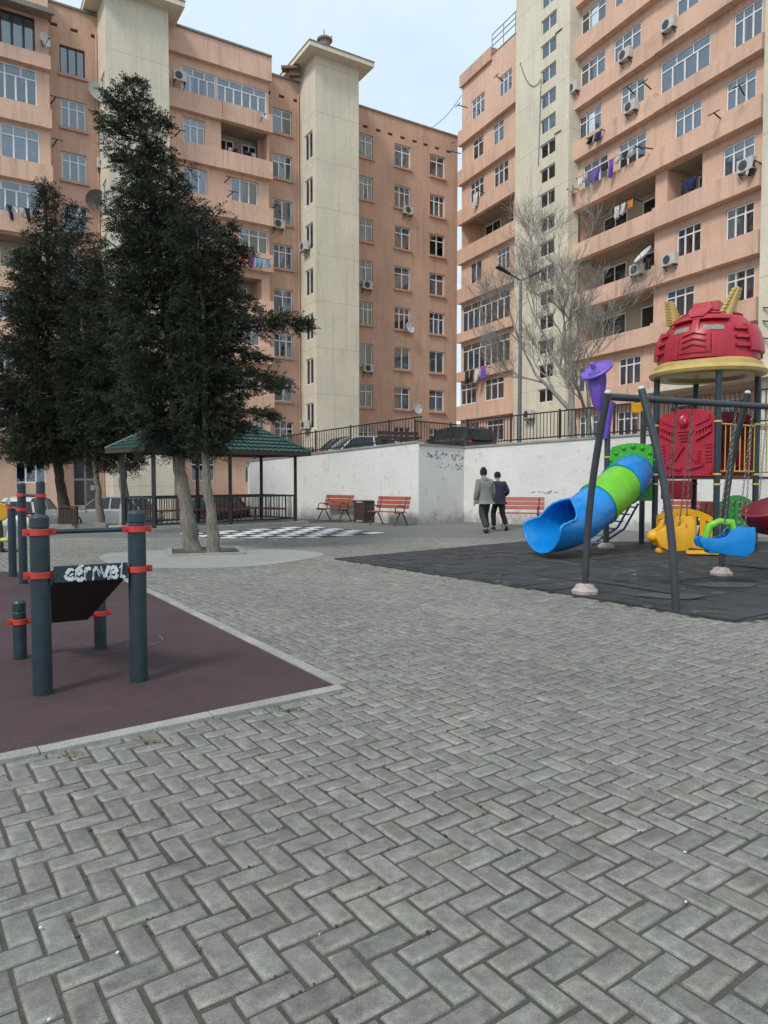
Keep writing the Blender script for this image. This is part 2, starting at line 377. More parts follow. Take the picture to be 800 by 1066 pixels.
# rubber: right edge direction follows the picture
cR = G(765, 648.5); cR2 = G(800, 643.5); rdir = (cR2 - cR).normalized()
rub = [G(348, 582), G(600, 621), cR, cR + rdir * 8, Vector((11.5, 17.2, 0)), G(545, 564)]
def pavers():
    ang = math.atan2(F_PX, 1450 - CX); a = .1015; ca, sa = math.cos(ang), math.sin(ang)
    org = G(572, 962)
    i, j = np.meshgrid(np.arange(-260, 280), np.arange(-260, 280), indexing='ij'); k = (i + j) % 4
    hz = k == 0; vt = k == 2
    cx = np.concatenate([(i[hz] + 1.0), (i[vt] + .5)]) * a; cy = np.concatenate([(j[hz] + .5), (j[vt] + 1.0)]) * a
    hw = np.concatenate([np.full(hz.sum(), a), np.full(vt.sum(), a / 2)]); hh = np.concatenate([np.full(hz.sum(), a / 2), np.full(vt.sum(), a)])
    wx = org.x + cx * ca - cy * sa; wy = org.y + cx * sa + cy * ca
    keep = (wy > .1) & (wy < 18.5) & (np.abs(wx) < 2.5 + wy * .72)
    keep &= ~inpoly(wx, wy, [(p.x, p.y) for p in burg]); keep &= ~inpoly(wx, wy, [(p.x, p.y) for p in rub])
    pit = G(218, 580); keep &= ((wx - pit.x) ** 2 / 1.8 ** 2 + (wy - pit.y) ** 2 / 1.45 ** 2) > 1.0
    cx, cy, hw, hh, wx, wy = [q[keep] for q in (cx, cy, hw, hh, wx, wy)]; n = len(cx)
    g = .0055 + nr.uniform(-.0014, .002, n); bv = .006
    dz = nr.normal(0, .0012, n); tx = nr.normal(0, .010, n); ty = nr.normal(0, .010, n); rot = nr.normal(0, .011, n)
    V = np.zeros((n, 12, 3)); sg = [(-1, -1), (1, -1), (1, 1), (-1, 1)]
    for q, (sx, sy) in enumerate(sg):
        jx, jy = nr.normal(0, .0011, n), nr.normal(0, .0011, n)
        for lv in (0, 1, 2):
            ins = (0, bv, bv + .017)[lv]
            lx = sx * (hw - g - ins) + jx + (nr.normal(0, .003, n) if lv == 2 else 0); ly = sy * (hh - g - ins) + jy + (nr.normal(0, .003, n) if lv == 2 else 0)
            X = cx + lx - ly * rot; Y = cy + ly + lx * rot
            V[:, q + 4 * lv, 0] = org.x + X * ca - Y * sa; V[:, q + 4 * lv, 1] = org.y + X * sa + Y * ca
            V[:, q + 4 * lv, 2] = dz + tx * lx + ty * ly - (.010, .0008, 0)[lv]
    fq = np.array([[8, 9, 10, 11]] + [[a_ + l4, (a_ + 1) % 4 + l4, (a_ + 1) % 4 + l4 + 4, a_ + l4 + 4] for l4 in (0, 4) for a_ in range(4)])
    Fc = (np.arange(n)[:, None, None] * 12 + fq[None]).reshape(-1, 4)
    me = bpy.data.meshes.new('pavement'); me.vertices.add(n * 12); me.vertices.foreach_set('co', V.ravel())
    me.loops.add(len(Fc) * 4); me.loops.foreach_set('vertex_index', Fc.ravel().astype(np.int32))
    me.polygons.add(len(Fc)); me.polygons.foreach_set('loop_start', np.arange(0, len(Fc) * 4, 4, dtype=np.int32)); me.update(calc_edges=True)
    at = me.color_attributes.new('tone', 'FLOAT_COLOR', 'POINT')
    t = np.clip(nr.normal(1, .065, n), .72, 1.25); t[nr.random(n) < .03] *= .82
    c = np.ones((n, 12, 4)); c[:, :, 0] = (t * nr.normal(1, .008, n))[:, None]; c[:, :, 1] = t[:, None]; c[:, :, 2] = (t * nr.normal(.985, .01, n))[:, None]
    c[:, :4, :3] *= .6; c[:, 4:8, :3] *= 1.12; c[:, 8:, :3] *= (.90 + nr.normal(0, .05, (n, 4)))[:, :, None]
    at.data.foreach_set('color', c.ravel()); me.materials.append(m_brick)
    o = bpy.data.objects.new('pavement', me); COL.objects.link(o); struct(o)
    near = np.where((wy < 9) & (nr.random(n) < .38))[0]; dens_ = np.sin(wx[near] * 1.7 + 2) + np.sin(wy[near] * 2.3) + nr.normal(0, .6, len(near)); near = near[dens_ > -.3]
    m = len(near); q_ = 9; al_ = nr.uniform(-1, 1, (m, q_)) * .9; lng = hw[near] > hh[near]
    ex = np.where(lng[:, None], al_ * hw[near][:, None], hw[near][:, None] + nr.normal(0, .0022, (m, q_))); ey = np.where(lng[:, None], hh[near][:, None] + nr.normal(0, .0022, (m, q_)), al_ * hh[near][:, None])
    gx = cx[near][:, None] + ex; gy = cy[near][:, None] + ey; GX = org.x + gx * ca - gy * sa; GY = org.y + gx * sa + gy * ca; sz = nr.gamma(2.2, .0013, (m, q_)) + .0012
    an = nr.uniform(0, 6.28, (m, q_)); VV = np.zeros((m, q_, 4, 3))
    for kk in range(4): rr_ = sz * nr.uniform(.6, 1.2, (m, q_)); VV[:, :, kk, 0] = GX + rr_ * np.cos(an + kk * 1.57); VV[:, :, kk, 1] = GY + rr_ * np.sin(an + kk * 1.57); VV[:, :, kk, 2] = nr.uniform(-.0045, .0035, (m, q_))
    VV = VV.reshape(-1, 3); mg = bpy.data.meshes.new('joint_moss'); nv = len(VV); mg.vertices.add(nv); mg.vertices.foreach_set('co', VV.ravel()); mg.loops.add(nv); mg.loops.foreach_set('vertex_index', np.arange(nv, dtype=np.int32)); mg.polygons.add(nv // 4); mg.polygons.foreach_set('loop_start', np.arange(0, nv, 4, dtype=np.int32)); mg.update(calc_edges=True)
    at = mg.color_attributes.new('tone', 'FLOAT_COLOR', 'POINT'); pal = np.array([[.07, .085, .03], [.10, .085, .045], [.045, .045, .035], [.26, .25, .22], [.035, .032, .025]]); pc_ = pal[nr.choice(5, nv // 4, p=[.2, .2, .27, .08, .25])] * nr.uniform(.7, 1.3, (nv // 4, 1))
    cc_ = np.ones((nv // 4, 4, 4)); cc_[:, :, :3] = pc_[:, None, :]; at.data.foreach_set('color', cc_.ravel())
    mm, n3, b3 = newmat('joint_debris'); a3 = N(n3, 'ShaderNodeAttribute', attribute_name='tone'); n3.links.new(a3.outputs['Color'], b3.inputs['Base Color']); b3.inputs['Roughness'].default_value = .95; mg.materials.append(mm)
    o = bpy.data.objects.new('joint_moss', mg); COL.objects.link(o); o['kind'] = 'stuff'; o['label'] = 'moss and grit caught in the joints of the grey pavers'; o['category'] = 'moss'
    return n
pavers()
sheet('joint_sand', [(-3, .0), (3, .0), (16, 18.4), (-16, 18.4)], -.0075, m_sand)
# burgundy rubber with its kerb
b = MB(); b.prism([(p.x, p.y) for p in burg][::-1], -.01, .012); struct(b.build('burgundy_rubber_surface', m_burg))
def kerb(p, q, wd, outer, name='kerb'):
    t = (q - p).normalized(); nn = Vector((-t.y, t.x, 0)); 
    if nn.dot(outer - p) < 0: nn = -nn
    L = (q - p).length; b = MB(); x = 0; 
    while x < L:
        l = min(1.0, L - x); a0 = p + t * (x + .003); a1 = p + t * (x + l - .003); z = .028 + rnd.uniform(-.003, .003)
        b.hexa([(*a0.xy, -.01), (*a1.xy, -.01), (*(a1 + nn * wd).xy, -.01), (*(a0 + nn * wd).xy, -.01), (*a0.xy, z), (*a1.xy, z), (*(a1 + nn * wd).xy, z - .004), (*(a0 + nn * wd).xy, z - .004)])
        x += l
    return struct(b.build(name, m_kerb, bevel=.006))
cen = Vector((2, 5, 0)); kerb(bA + Vector((.02, .004, 0)), bA + near_dir * 8.6, .095, Vector((0, 2, 0)))
kerb(bA, bF, .10, Vector((0, 9, 0)))
# black rubber tiles
b = MB(); b.prism([(p.x, p.y) for p in rub], -.01, .014); struct(b.build('black_rubber_surface', m_rub))
tl = MB()
ux = (G(600, 621) - G(765, 648.5)).normalized(); uy = Vector((-ux.y, ux.x, 0)); uy = uy if uy.y > 0 else -uy
rp = [(p.x, p.y) for p in rub]
for i in range(-14, 30):
    for j in range(0, 26):
        c = cR + ux * (i * .5 + .25) + uy * (j * .5 + .25)
        if not inpoly(np.array([c.x]), np.array([c.y]), rp)[0]: continue
        ok = all(inpoly(np.array([(c + ux * a + uy * d).x]), np.array([(c + ux * a + uy * d).y]), rp)[0] for a in (-.24, .24) for d in (-.24, .24))
        if not ok: continue
        z = .022 + rnd.uniform(-.003, .006); h = .244; k = [rnd.uniform(-.003, .006) for _ in range(4)]
        P = [c - ux * h - uy * h, c + ux * h - uy * h, c + ux * h + uy * h, c - ux * h + uy * h]
        tl.hexa([(p.x, p.y, .005) for p in P] + [(p.x, p.y, z + q) for p, q in zip(P, k)])
struct(tl.build('rubber_tiles', m_rub))
# light concrete pad with the tree pit
pc = G(218, 580)
pad = [(pc.x + 2.15 * math.cos(t) * (1 + .1 * math.sin(3 * t)), pc.y + 1.75 * math.sin(t)) for t in [2 * PI * k / 40 for k in range(40)]]
b = MB(); b.prism(pad, -.011, .009); struct(b.build('concrete_pad', m_conc))
T1b, T2b = G(201, 573), G(223, 577)
pcen = (T1b + T2b) / 2 + Vector((.05, -.02, 0)); pit = []
for k in range(4): 
    g = PI / 4 + .3 + k * PI / 2; pit.append(pcen + Vector((math.cos(g), math.sin(g), 0)) * 1.0)
b = MB(); b.prism([(p.x, p.y) for p in pit], 0, .018); struct(b.build('pit_soil', m_soil))
b = MB()
for k in range(4): b.bar(pit[k] + Vector((0, 0, .02)), pit[(k + 1) % 4] + Vector((0, 0, .02)), .09, .07)
struct(b.build('pit_kerb', m_kerb))
# chess board painted on the ground
r0, r1, r2 = G(402, 554.5), G(258, 565), G(322, 547.5)
e1 = (r1 - r0) / 8; e2 = (r2 - r0) / 8; bw = MB(); bw.mat(m_ckw); 
for i in range(8):
    for j in range(8):
        p = r0 + e1 * i + e2 * j; z = Vector((0, 0, -.004)); bw.mat(m_ckw if (i + j) % 2 == 0 else m_ckb)
        bw.quad(p + z, p + e1 + z, p + e1 + e2 + z, p + e2 + z)
struct(bw.build('painted_chess_board'))
# parking kerb and strip behind the plaza
b = MB(); p = G(-140, 556); q = Vector((-8.95, 22.75, 0)); b.bar(p + Vector((0, 0, .05)), q + Vector((0, 0, .05)), .25, .16); struct(b.build('kerb', m_kerb))
b = MB(); p0, p1, p2, p3 = G(60, 553), G(262, 548), G(262, 545.5), G(60, 549.5)
b.quad(*[p + Vector((0, 0, -.006)) for p in (p0, p1, p2, p3)]); struct(b.build('footpath', m_conc))
# litter and weeds
for n_, (px, py, lb) in enumerate([(42, 966, 'small white paper scrap on the grey pavers at lower left'), (51, 1062, 'torn white paper scrap lying at the bottom edge left'), (665, 865, 'tiny white scrap on the pavers right of centre'), (714, 939, 'white cigarette end on the pavers at lower right'),
        (713, 887, 'thin pale scrap on the pavers near the right'), (122, 992, 'pale crumb of paper in a paver joint at lower left'), (661, 598, 'white scrap lying on the black rubber tiles by the swing')]):
    c = G(px, py, .01 if n_ != 6 else .045); b = MB(); a = rnd.uniform(0, 3); l = .008 if n_ != 6 else .03
    P = [c + Vector((math.cos(a + t), math.sin(a + t), 0)) * l * rnd.uniform(.4, 1.0) for t in (0, 1.2, 2.4, 3.6, 5)]
    b.extr(P, (0, 0, .003)); tag(b.build('paper_scrap', m_graf, origin=c), lb, 'litter')
m_weed = M('dry_weed', (.16, .13, .05), .9, .4, 30); m_weedg = M('green_weed', (.07, .10, .03), .9, .4, 30)
for px, py, nn, lb, mm in ((158, 772, 60, 'dry weed tuft at the kerb of the burgundy surface, middle', m_weed), (78, 787, 50, 'small brown weed tuft at the kerb, far left', m_weed), (302, 740, 50, 'low greenish weed at the kerb near its corner', m_weedg), (712, 634, 160, 'pale weeds at the foot of the swing leg', m_weed)):
    c = G(px, py); b = MB()
    for _ in range(nn):
        o = c + Vector((rnd.gauss(0, .05), rnd.gauss(0, .02), 0)) * (3 if nn > 100 else 1); d = Vector((rnd.gauss(0, 1), rnd.gauss(0, 1), rnd.uniform(.1, .9))).normalized() * rnd.uniform(.01, .045)
        s_ = d.cross(Vector((0, 0, 1))).normalized() * .004; b.add([o - s_, o + s_, o + d], [(0, 1, 2)])
    tag(b.build('weed_tuft', mm, origin=c), lb, 'weed')

# ------------------------------------------------------------------ buildings
FL = Facade((20 / F_PX * 53.0, 53.0), (1600 - CX, F_PX))
FR = Facade((228 / F_PX * 40.8, 40.8), (360, -F_PX))
def wall(b, F, s0, s1, z0, z1, d, holes=(), depth=.28):
    z0 = -1.0 if z0 == 0 else z0
    ss = sorted({s0, s1, *[max(s0, min(s1, h[k])) for h in holes for k in (0, 1)]}); zz = sorted({z0, z1, *[max(z0, min(z1, h[k])) for h in holes for k in (2, 3)]})
    for i in range(len(ss) - 1):
        for j in range(len(zz) - 1):
            cs, cz = (ss[i] + ss[i + 1]) / 2, (zz[j] + zz[j + 1]) / 2
            if ss[i + 1] - ss[i] < 1e-4 or zz[j + 1] - zz[j] < 1e-4: continue
            if any(h[0] < cs < h[1] and h[2] < cz < h[3] for h in holes): continue
            b.quad(F.W(ss[i], d, zz[j]), F.W(ss[i + 1], d, zz[j]), F.W(ss[i + 1], d, zz[j + 1]), F.W(ss[i], d, zz[j + 1]))
    for h in holes:
        a, c, e, f = h[:4]; dp = h[4] if len(h) > 4 else depth
        for p, q in (((a, e), (c, e)), ((c, e), (c, f)), ((c, f), (a, f)), ((a, f), (a, e))):
            b.quad(F.W(p[0], d, p[1]), F.W(q[0], d, q[1]), F.W(q[0], d - dp, q[1]), F.W(p[0], d - dp, p[1]))
def window(par, F, s0, s1, z0, z1, d, cols=3, tr=.28, fm=None, fw=.07, cur=None, sill=False, inset=.12, extra=None):
    """frame as the part, pane and curtain as its sub-parts"""
    fm = fm or m_white; b = MB(); d0 = d - inset; t = .06; g = .004
    s0 += g; s1 -= g; z0 += g; z1 -= g
    for a, c in ((s0, s0 + fw), (s1 - fw, s1)): b.fbox(F, a, c, d0 - t, d0, z0, z1)
    for a, c in ((z0, z0 + fw), (z1 - fw, z1)): b.fbox(F, s0 + fw, s1 - fw, d0 - t, d0 - .002, a, c)
    zt = z1 - (z1 - z0) * tr if tr else z1
    if tr: b.fbox(F, s0 + fw, s1 - fw, d0 - t, d0 + .004, zt - fw / 2, zt + fw / 2)
    wd = (s1 - s0) / cols
    for k in range(1, cols): 
        x = s0 + wd * k; q = fw * .6; b.fbox(F, x - q, x + q, d0 - t, d0 + .007, z0 + fw, zt - fw / 2 if tr else z1 - fw)
    if tr:
        for k in range(1, cols if cols < 4 else cols // 2 + 1):
            x = s0 + (s1 - s0) * k / (cols if cols < 4 else cols // 2 + 1); b.fbox(F, x - .03, x + .03, d0 - t, d0 + .002, zt + fw / 2, z1 - fw)
    fr = b.build('window', fm, par)
    if sill: q = MB(); q.fbox(F, s0 - .1, s1 + .1, d - .02, d + .14, z0 - .16, z0 - .008); q.build('window_sill', m_sill, fr)
    p = MB(); e = d0 - .03; p.quad(F.W(s0, e, z0), F.W(s1, e, z0), F.W(s1, e, z1), F.W(s0, e, z1)); p.build('pane', m_glass, fr, norec=True)
    if cur is None: cur = rnd.choice((0, 1, 1, 1, 1, 2, 2, 3))
    if cur:
        c = MB(); n = max(8, int((s1 - s0) * 14)); e = d0 - .115
        rngs = {1: [(0, 1)], 2: [(0, .36), (.66, 1)], 3: [(0, .55)], 4: [(0, 1)]}[cur]
        for a, q in rngs:
            m_ = max(3, int(n * (q - a))); xs = [s0 + (s1 - s0) * (a + (q - a) * i / m_) for i in range(m_ + 1)]; ph = rnd.uniform(0, 6)
            for i in range(m_):
                w0 = .035 * math.sin(xs[i] * 26 + ph); w1 = .035 * math.sin(xs[i + 1] * 26 + ph)
                c.quad(F.W(xs[i], e + w0, z0 + .02), F.W(xs[i + 1], e + w1, z0 + .02), F.W(xs[i + 1], e + w1, z1 - .02), F.W(xs[i], e + w0, z1 - .02))
        c.build('curtain', m_blind if cur == 4 else rnd.choice((m_cur, m_cur, m_cur, m_cur2)), fr)
    return fr
class Bands:
    def __init__(s): s.l = []
    def fbox(s, *a): s.l.append(a)
    def build(s, name, mat, par):
        for a in s.l: b = MB(); b.fbox(*a); b.build(name, mat, par)

# ---- left block -------------------------------------------------------------
LB = thing('apartment_block', 'long nine storey peach apartment block on the left with two cream stair towers', 'apartment building', FL.W(FL.S(52), 0, 0))
LBO = LB['_o']
zt = lambda k: 2.55 + 3 * k
sB0, sB1 = FL.S(52), FL.S(106); TD = 2.4
s1L, s1R = FL.S(106), FL.S(179, TD); s2L, s2R = FL.S(313), FL.S(374, TD)
sC1 = FL.S(281, .9); sE = FL.S(476)
wb = MB()
LW = []          # (s0,s1,z0,z1,d,kw)
def win(lst, F, s0, s1, z0, z1, d, **kw): lst.append((s0, s1, z0, z1, d, kw)); return (s0, s1, z0, z1)
# section beside the left tower
h = []; a, c = FL.S(67), FL.S(93)
for k in range(9): h.append(win(LW, FL, a, c, zt(k) - 1.62, zt(k), 0, cols=3, sill=True, tr=0 if k == 8 else .3, fm=m_brown if k == 8 else m_white))
ent = (FL.S(73), FL.S(100), 0.0, 3.2)
h = [q for q in h if q[3] > 3.2]; LW = [q for q in LW if q[3] > 3.2]; h.append(ent)
for px in (56, 77.5, 98.5): s = FL.S(px, 0, 35); h.append((s - .2, s + .2, 27.45, 27.65, .5))
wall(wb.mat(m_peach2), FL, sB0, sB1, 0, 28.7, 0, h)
# plain section right of the second tower
h = []
for a, c in ((374.5, 388.5), (411, 427.5), (447.5, 463)):
    a, c = FL.S(a), FL.S(c)
    for k in range(1, 9):
        h.append(win(LW, FL, a, c, zt(k) - 1.66, zt(k), 0, cols=2 + (k % 3 == 1), sill=True, tr=.3 if k not in (3,) else 0))
for px in (380.5, 394, 406.5, 419.5, 432, 443.5, 455.5, 467.5): s = FL.S(px, 0, 140); h.append((s - .2, s + .2, 26.98, 27.18, .5))
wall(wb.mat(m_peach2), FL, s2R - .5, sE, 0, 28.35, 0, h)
# narrow section left of the second tower
h = []; a, c = FL.S(285), FL.S(305)
for k in range(9): h.append(win(LW, FL, a, c, zt(k) - 1.62, zt(k), 0, cols=3 if k % 2 else 2, sill=True, tr=.3 if k not in (6,) else 0))
for px in (279, 293.5, 308.5): s = FL.S(px, 0, 103); h.append((s - .2, s + .2, 27.3, 27.5, .5))
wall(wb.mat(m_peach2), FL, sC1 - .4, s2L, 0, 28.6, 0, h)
# projecting bays between the towers
PB = .9; h = []; Z = lambda k: 2.9 + 3 * k
X = lambda px, y=200: FL.S(px, PB, y)
def cw(a, c, k, dz=0, **kw): h.append(win(LW, FL, X(a), X(c), Z(k) - 1.55 + dz, Z(k), PB, **kw))
logL = []
def clog(a, c, z0, z1): q = (X(a), X(c), z0, z1, 1.5); h.append(q); logL.append(q)
cw(190.5, 226, 8, cols=4, tr=.3, inset=.06); cw(227, 278.3, 8, cols=6, tr=.3, inset=.06)
cw(192, 214, 7); clog(231, 279, 22.15, 24.15)
cw(190.5, 216, 6, tr=0); cw(241, 269, 6, tr=0)
cw(192, 216, 5); cw(250, 279, 5, cols=3)
cw(192, 216, 4); clog(236, 272, 13.0, 14.7)
cw(192, 216, 3); cw(244, 270, 3); cw(192, 216, 2); cw(244, 270, 2); cw(196, 216, 1, cur=2); cw(264, 274, 1, cur=4, cols=2, tr=0)
cw(196, 221, 0, dz=.1); cw(253, 263.5, 0, cols=2)
wall(wb.mat(m_peach), FL, s1R, sC1, 0, 28.9, PB, h)
wb.quad(FL.W(sC1, PB, 0), FL.W(sC1, -.1, 0), FL.W(sC1, -.1, 28.9), FL.W(sC1, PB, 28.9))
bands = Bands()
xm = X(231)
for k in range(1, 9):
    zb = Z(k) - 2.75; 
    for a, c, o in ((s1R + .003, xm - .01, .0), (xm + .01, sC1 + .12, .06)):
        bands.fbox(FL, a, c, PB + .003, PB + .34 + o, zb, Z(k) - 1.62)
bands.fbox(FL, s1R + .003, sC1 + .12, PB + .003, PB + .3, 27.45, 28.95)
# far-left projecting bays
PA = .9; hA = []; XA = lambda px, y=150: FL.S(px, PA, y); sA0 = FL.S(-230, PA); sA1 = FL.S(52, PA, 100)
def aw(a, c, z0, z1, **kw): hA.append(win(LW, FL, XA(a), XA(c), z0, z1, PA, **kw))
aw(-34, 39, 25.1, 27.0, cols=6, tr=0, fm=m_brown, fw=.1, inset=.04)
aw(-28, 40, 22.2, 24.2, cols=6, tr=.28, inset=.04); aw(0.5, 41.5, 19.1, 20.95, cols=3, tr=.3, inset=.05, cur=1); aw(-20, 39.5, 16.2, 17.9, cols=5, tr=.28, inset=.04)
q = (XA(-30), XA(38), 13.2, 15.0, 1.4); hA.append(q); logL.append(q)
for k in range(1, 4): aw(-12, 34, Z(k) - 1.55, Z(k), cols=4)
aw(8.5, 41, 1.35, 2.85, cols=3, tr=.22, fm=m_white, cur=4)
for k in range(9):
    if k != 4: aw(-120, -70, Z(k) - 1.6, Z(k) + .1, cols=4)
wall(wb.mat(m_peach), FL, sA0, sA1, 0, 29.0, PA, hA)
wb.quad(FL.W(sA1, PA, 0), FL.W(sA1, -.1, 0), FL.W(sA1, -.1, 29.0), FL.W(sA1, PA, 29.0))
for z0, z1 in ((24.3, 25.05), (21.1, 22.15), (18.0, 19.05), (15.1, 16.15), (12.05, 13.15), (9.05, 10.3), (6.05, 7.3), (3.05, 4.3)):
    bands.fbox(FL, sA0, sA1 + .05, PA + .003, PA + .32, z0, z1)
bands.build('balcony_band', m_band, LB)
wb.build('wall', None, LB)
b = MB(); b.fbox(FL, sA0, sA1 + .15, PA - .2, PA + .8, 27.15, 27.35); b.fbox(FL, sA0, sA1 + .2, PA + .8, PA + .95, 27.0, 27.2); b.build('awning', m_slabm, LB)
for q in LW: window(LB, FL, *q[:5], **q[5])
# dark rooms behind the glass, loggia interiors
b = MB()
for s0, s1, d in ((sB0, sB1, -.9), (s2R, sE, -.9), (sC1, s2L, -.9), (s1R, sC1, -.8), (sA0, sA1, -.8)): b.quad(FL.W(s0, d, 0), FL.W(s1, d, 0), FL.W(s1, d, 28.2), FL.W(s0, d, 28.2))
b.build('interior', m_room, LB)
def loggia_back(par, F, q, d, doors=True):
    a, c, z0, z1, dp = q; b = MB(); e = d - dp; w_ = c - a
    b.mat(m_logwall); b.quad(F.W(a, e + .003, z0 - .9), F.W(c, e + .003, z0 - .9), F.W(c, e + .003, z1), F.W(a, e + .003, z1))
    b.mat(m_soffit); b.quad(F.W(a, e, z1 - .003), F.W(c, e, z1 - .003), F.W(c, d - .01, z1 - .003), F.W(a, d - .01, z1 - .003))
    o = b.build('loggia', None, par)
    for t0, t1 in ((.12, .42), (.62, .92)) if w_ > 3 else ((.3, .8),):
        bb = MB(); s0, s1 = a + w_ * t0, a + w_ * t1; f = e + .06; 
        bb.mat(m_cglass).fbox(F, s0, s1, e + .01, f - .02, z0 - .3, z1 - .35); bb.mat(m_white)
        for x in (s0, (s0 + s1) / 2, s1): bb.fbox(F, x - .04, x + .04, e + .01, f, z0 - .3, z1 - .35)
        bb.fbox(F, s0, s1, e + .01, f + .003, z1 - .4, z1 - .31); bb.build('inner_window', None, o)
for q in logL: loggia_back(LB, FL, q, PB)
# entrance
b = MB(); s0, s1 = ent[0], ent[1]; e = -.5; m_ = (s0 + s1) / 2
b.mat(m_grill).fbox(FL, s0, s1, e - .1, e - .05, 0, 3.2); b.mat(m_alum)
for x in (s0 + .05, m_, s1 - .05): b.fbox(FL, x - .05, x + .05, e - .05, e, 0, 3.2)
for z in (1.55, 3.12): b.fbox(FL, s0, s1, e - .05, e + .01, z - .06, z + .06)
b.mat(m_lamp).fbox(FL, m_ + .05, s1 - .1, e - .05, e - .01, .02, 1.5); b.build('entrance_door', None, LB)
b = MB(); 
for kx in (0, 1): x = m_ + .3 + kx * .5; b.fbox(FL, x, x + .22, e - .009, e + .003, .9, 1.2)
b.build('notice_paper', m_graf, LB)
# stair towers
def tower(par, F, s0, s1, d0, d1, ztop, holesL=(), name='stair_tower', over=.75, holesF=()):
    b = MB(); b.mat(m_cream)
    wall(b, F, s0, s1, 0, ztop, d1, holesF, .12)
    # side faces with openings on the near-left side
    side = Facade(F.W(s0, 0, 0), tuple((F.n)[:2])); side.n = -F.u; 
    wall(b, side, d0, d1, 0, ztop, 0, holesL, .15)
    b.quad(F.W(s1, d0, 0), F.W(s1, d1, 0), F.W(s1, d1, ztop), F.W(s1, d0, ztop))
    b.quad(F.W(s0, d0 - 3, 20), F.W(s1, d0 - 3, 20), F.W(s1, d0 - 3, ztop), F.W(s0, d0 - 3, ztop))
    b.quad(F.W(s0, d0 - 3, 20), F.W(s0, d0, 20), F.W(s0, d0, ztop), F.W(s0, d0 - 3, ztop)); b.quad(F.W(s1, d0 - 3, 20), F.W(s1, d0, 20), F.W(s1, d0, ztop), F.W(s1, d0 - 3, ztop))
    t = b.build(name, None, par)
    if over:
        r = MB(); r.mat(m_cream); r.hexa([F.W(a, d, z) for z, a0, a1, dd in ((ztop, s0 - over, s1 + over, d1 + over),) for a, d in ((a0, d0 - 3 - over), (a1, d0 - 3 - over), (a1, dd), (a0, dd))] + [F.W(a, d, ztop + .28) for a, d in ((s0 - over, d0 - 3 - over), (s1 + over, d0 - 3 - over), (s1 + over, d1 + over), (s0 - over, d1 + over))])
        r.mat(m_slabm); e_ = over + .03; r.hexa([F.W(a, d, z) for z in (ztop + .283, ztop + .36) for a, d in ((s0 - e_, d0 - 3 - e_), (s1 + e_, d0 - 3 - e_), (s1 + e_, d1 + e_), (s0 - e_, d1 + e_))])
        r.build('tower_roof', None, t)
    return t, side
def side_windows(par, side, hs):
    for q in hs: window(par, side, q[0], q[1], q[2], q[3], 0, cols=2, tr=0, cur=0, fm=m_white, inset=.06, fw=.08)
for (sa, sb, top) in ((s1L, s1R, 28.95), (s2L, s2R, 29.35)):
    hs = [(.75, 1.95, 24.75 - 3 * k - 1.75, 24.75 - 3 * k) for k in range(8)]
    t, side = tower(LB, FL, sa, sb, 0, TD, top, hs); side_windows(LB, side, hs)
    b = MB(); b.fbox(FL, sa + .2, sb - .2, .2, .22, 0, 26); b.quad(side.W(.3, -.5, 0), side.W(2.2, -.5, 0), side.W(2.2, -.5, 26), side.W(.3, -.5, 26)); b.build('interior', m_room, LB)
# roof line and the gap side
b = MB(); b.mat(m_slabm)
for s0, s1, d, z in ((sB0, s1L, 0, 28.7), (s2R + .01, sE, 0, 28.35), (sC1, s2L, 0, 28.6), (s1R, sC1 + .12, PB + .3, 28.96), (sA0, sA1, PA, 29.0)): b.fbox(FL, s0, s1, d - 9, d + .08, z + .003, z + .12)
b.fbox(FL, sA0, sE - .01, -10, -9.9, 0, 28.2)
b.build('roof', None, LB)
b = MB(); b.quad(FL.W(sE, 0, 0), FL.W(sE, -12, 0), FL.W(sE, -12, 28.35), FL.W(sE, 0, 28.35)); b.build('end_wall', m_peach2, LB)
b = MB()
for px, d in ((311, 0), (104.5, 0)): s = FL.S(px, d); b.tube([FL.W(s, .08, 0), FL.W(s, .08, 27.8)], .06, 6)
b.build('drainpipe', m_peach2, LB)
# roof bits on tower
c = FL.W(FL.S(339, 2.9, 44), 2.8, 29.72); b = MB(); b.lathe([(.35, 0), (.35, .35), (.5, .4), (.5, .5), (.2, .55)], 10, c); b.tube([c + Vector((0, 0, .5)), c + Vector((-.05, 0, 1.1))], .035, 5); b.bar(c + Vector((-.5, 0, .3)), c + Vector((.5, .1, .75)), .05)
b.build('roof_vent', m_slabm, LB)
c = FL.W(FL.S(302, 0, 75), .4, 28.75); b = MB(); b.box(c.x - .7, c.x + .5, c.y - .3, c.y + .3, c.z + .35, c.z + .5); b.box(c.x - .2, c.x + .5, c.y - .1, c.y + .3, c.z, c.z + .35); b.build('roof_hatch', M('rusty_red', (.2, .11, .09), .8, .3, 4), LB)

# ---- right block ------------------------------------------------------------
RB = thing('apartment_block', 'tall peach apartment block on the right with balcony bands and cream stair tower', 'apartment building', FR.W(FR.S(684), 0, 2.7))
zr = lambda k: 5.4 + 3 * k
RW = []; wb = MB(); bands = Bands(); logR = []
sM0, sM, sM1 = FR.S(597), FR.S(684), FR.S(795)
XR = lambda px, y=200: FR.S(px, 0, y)
hl = []
def rw(a, c, k, dz0=1.55, **kw): hl.append(win(RW, FR, XR(a), XR(c), zr(k) - dz0, zr(k), 0, inset=.05, **kw))
def rlog(a, c, z0, z1): q = (XR(a), XR(c), z0, z1, 1.6); hl.append(q); logR.append(q)
for k in (9, 8, 7): rw(603, 628.5, k)
for k in (9, 8): rw(637, 665, k)
rw(637, 665, 7); rw(602, 625, 6); rw(645, 669.5, 6); rw(607, 632.5, 5); rw(643.5, 672, 5)
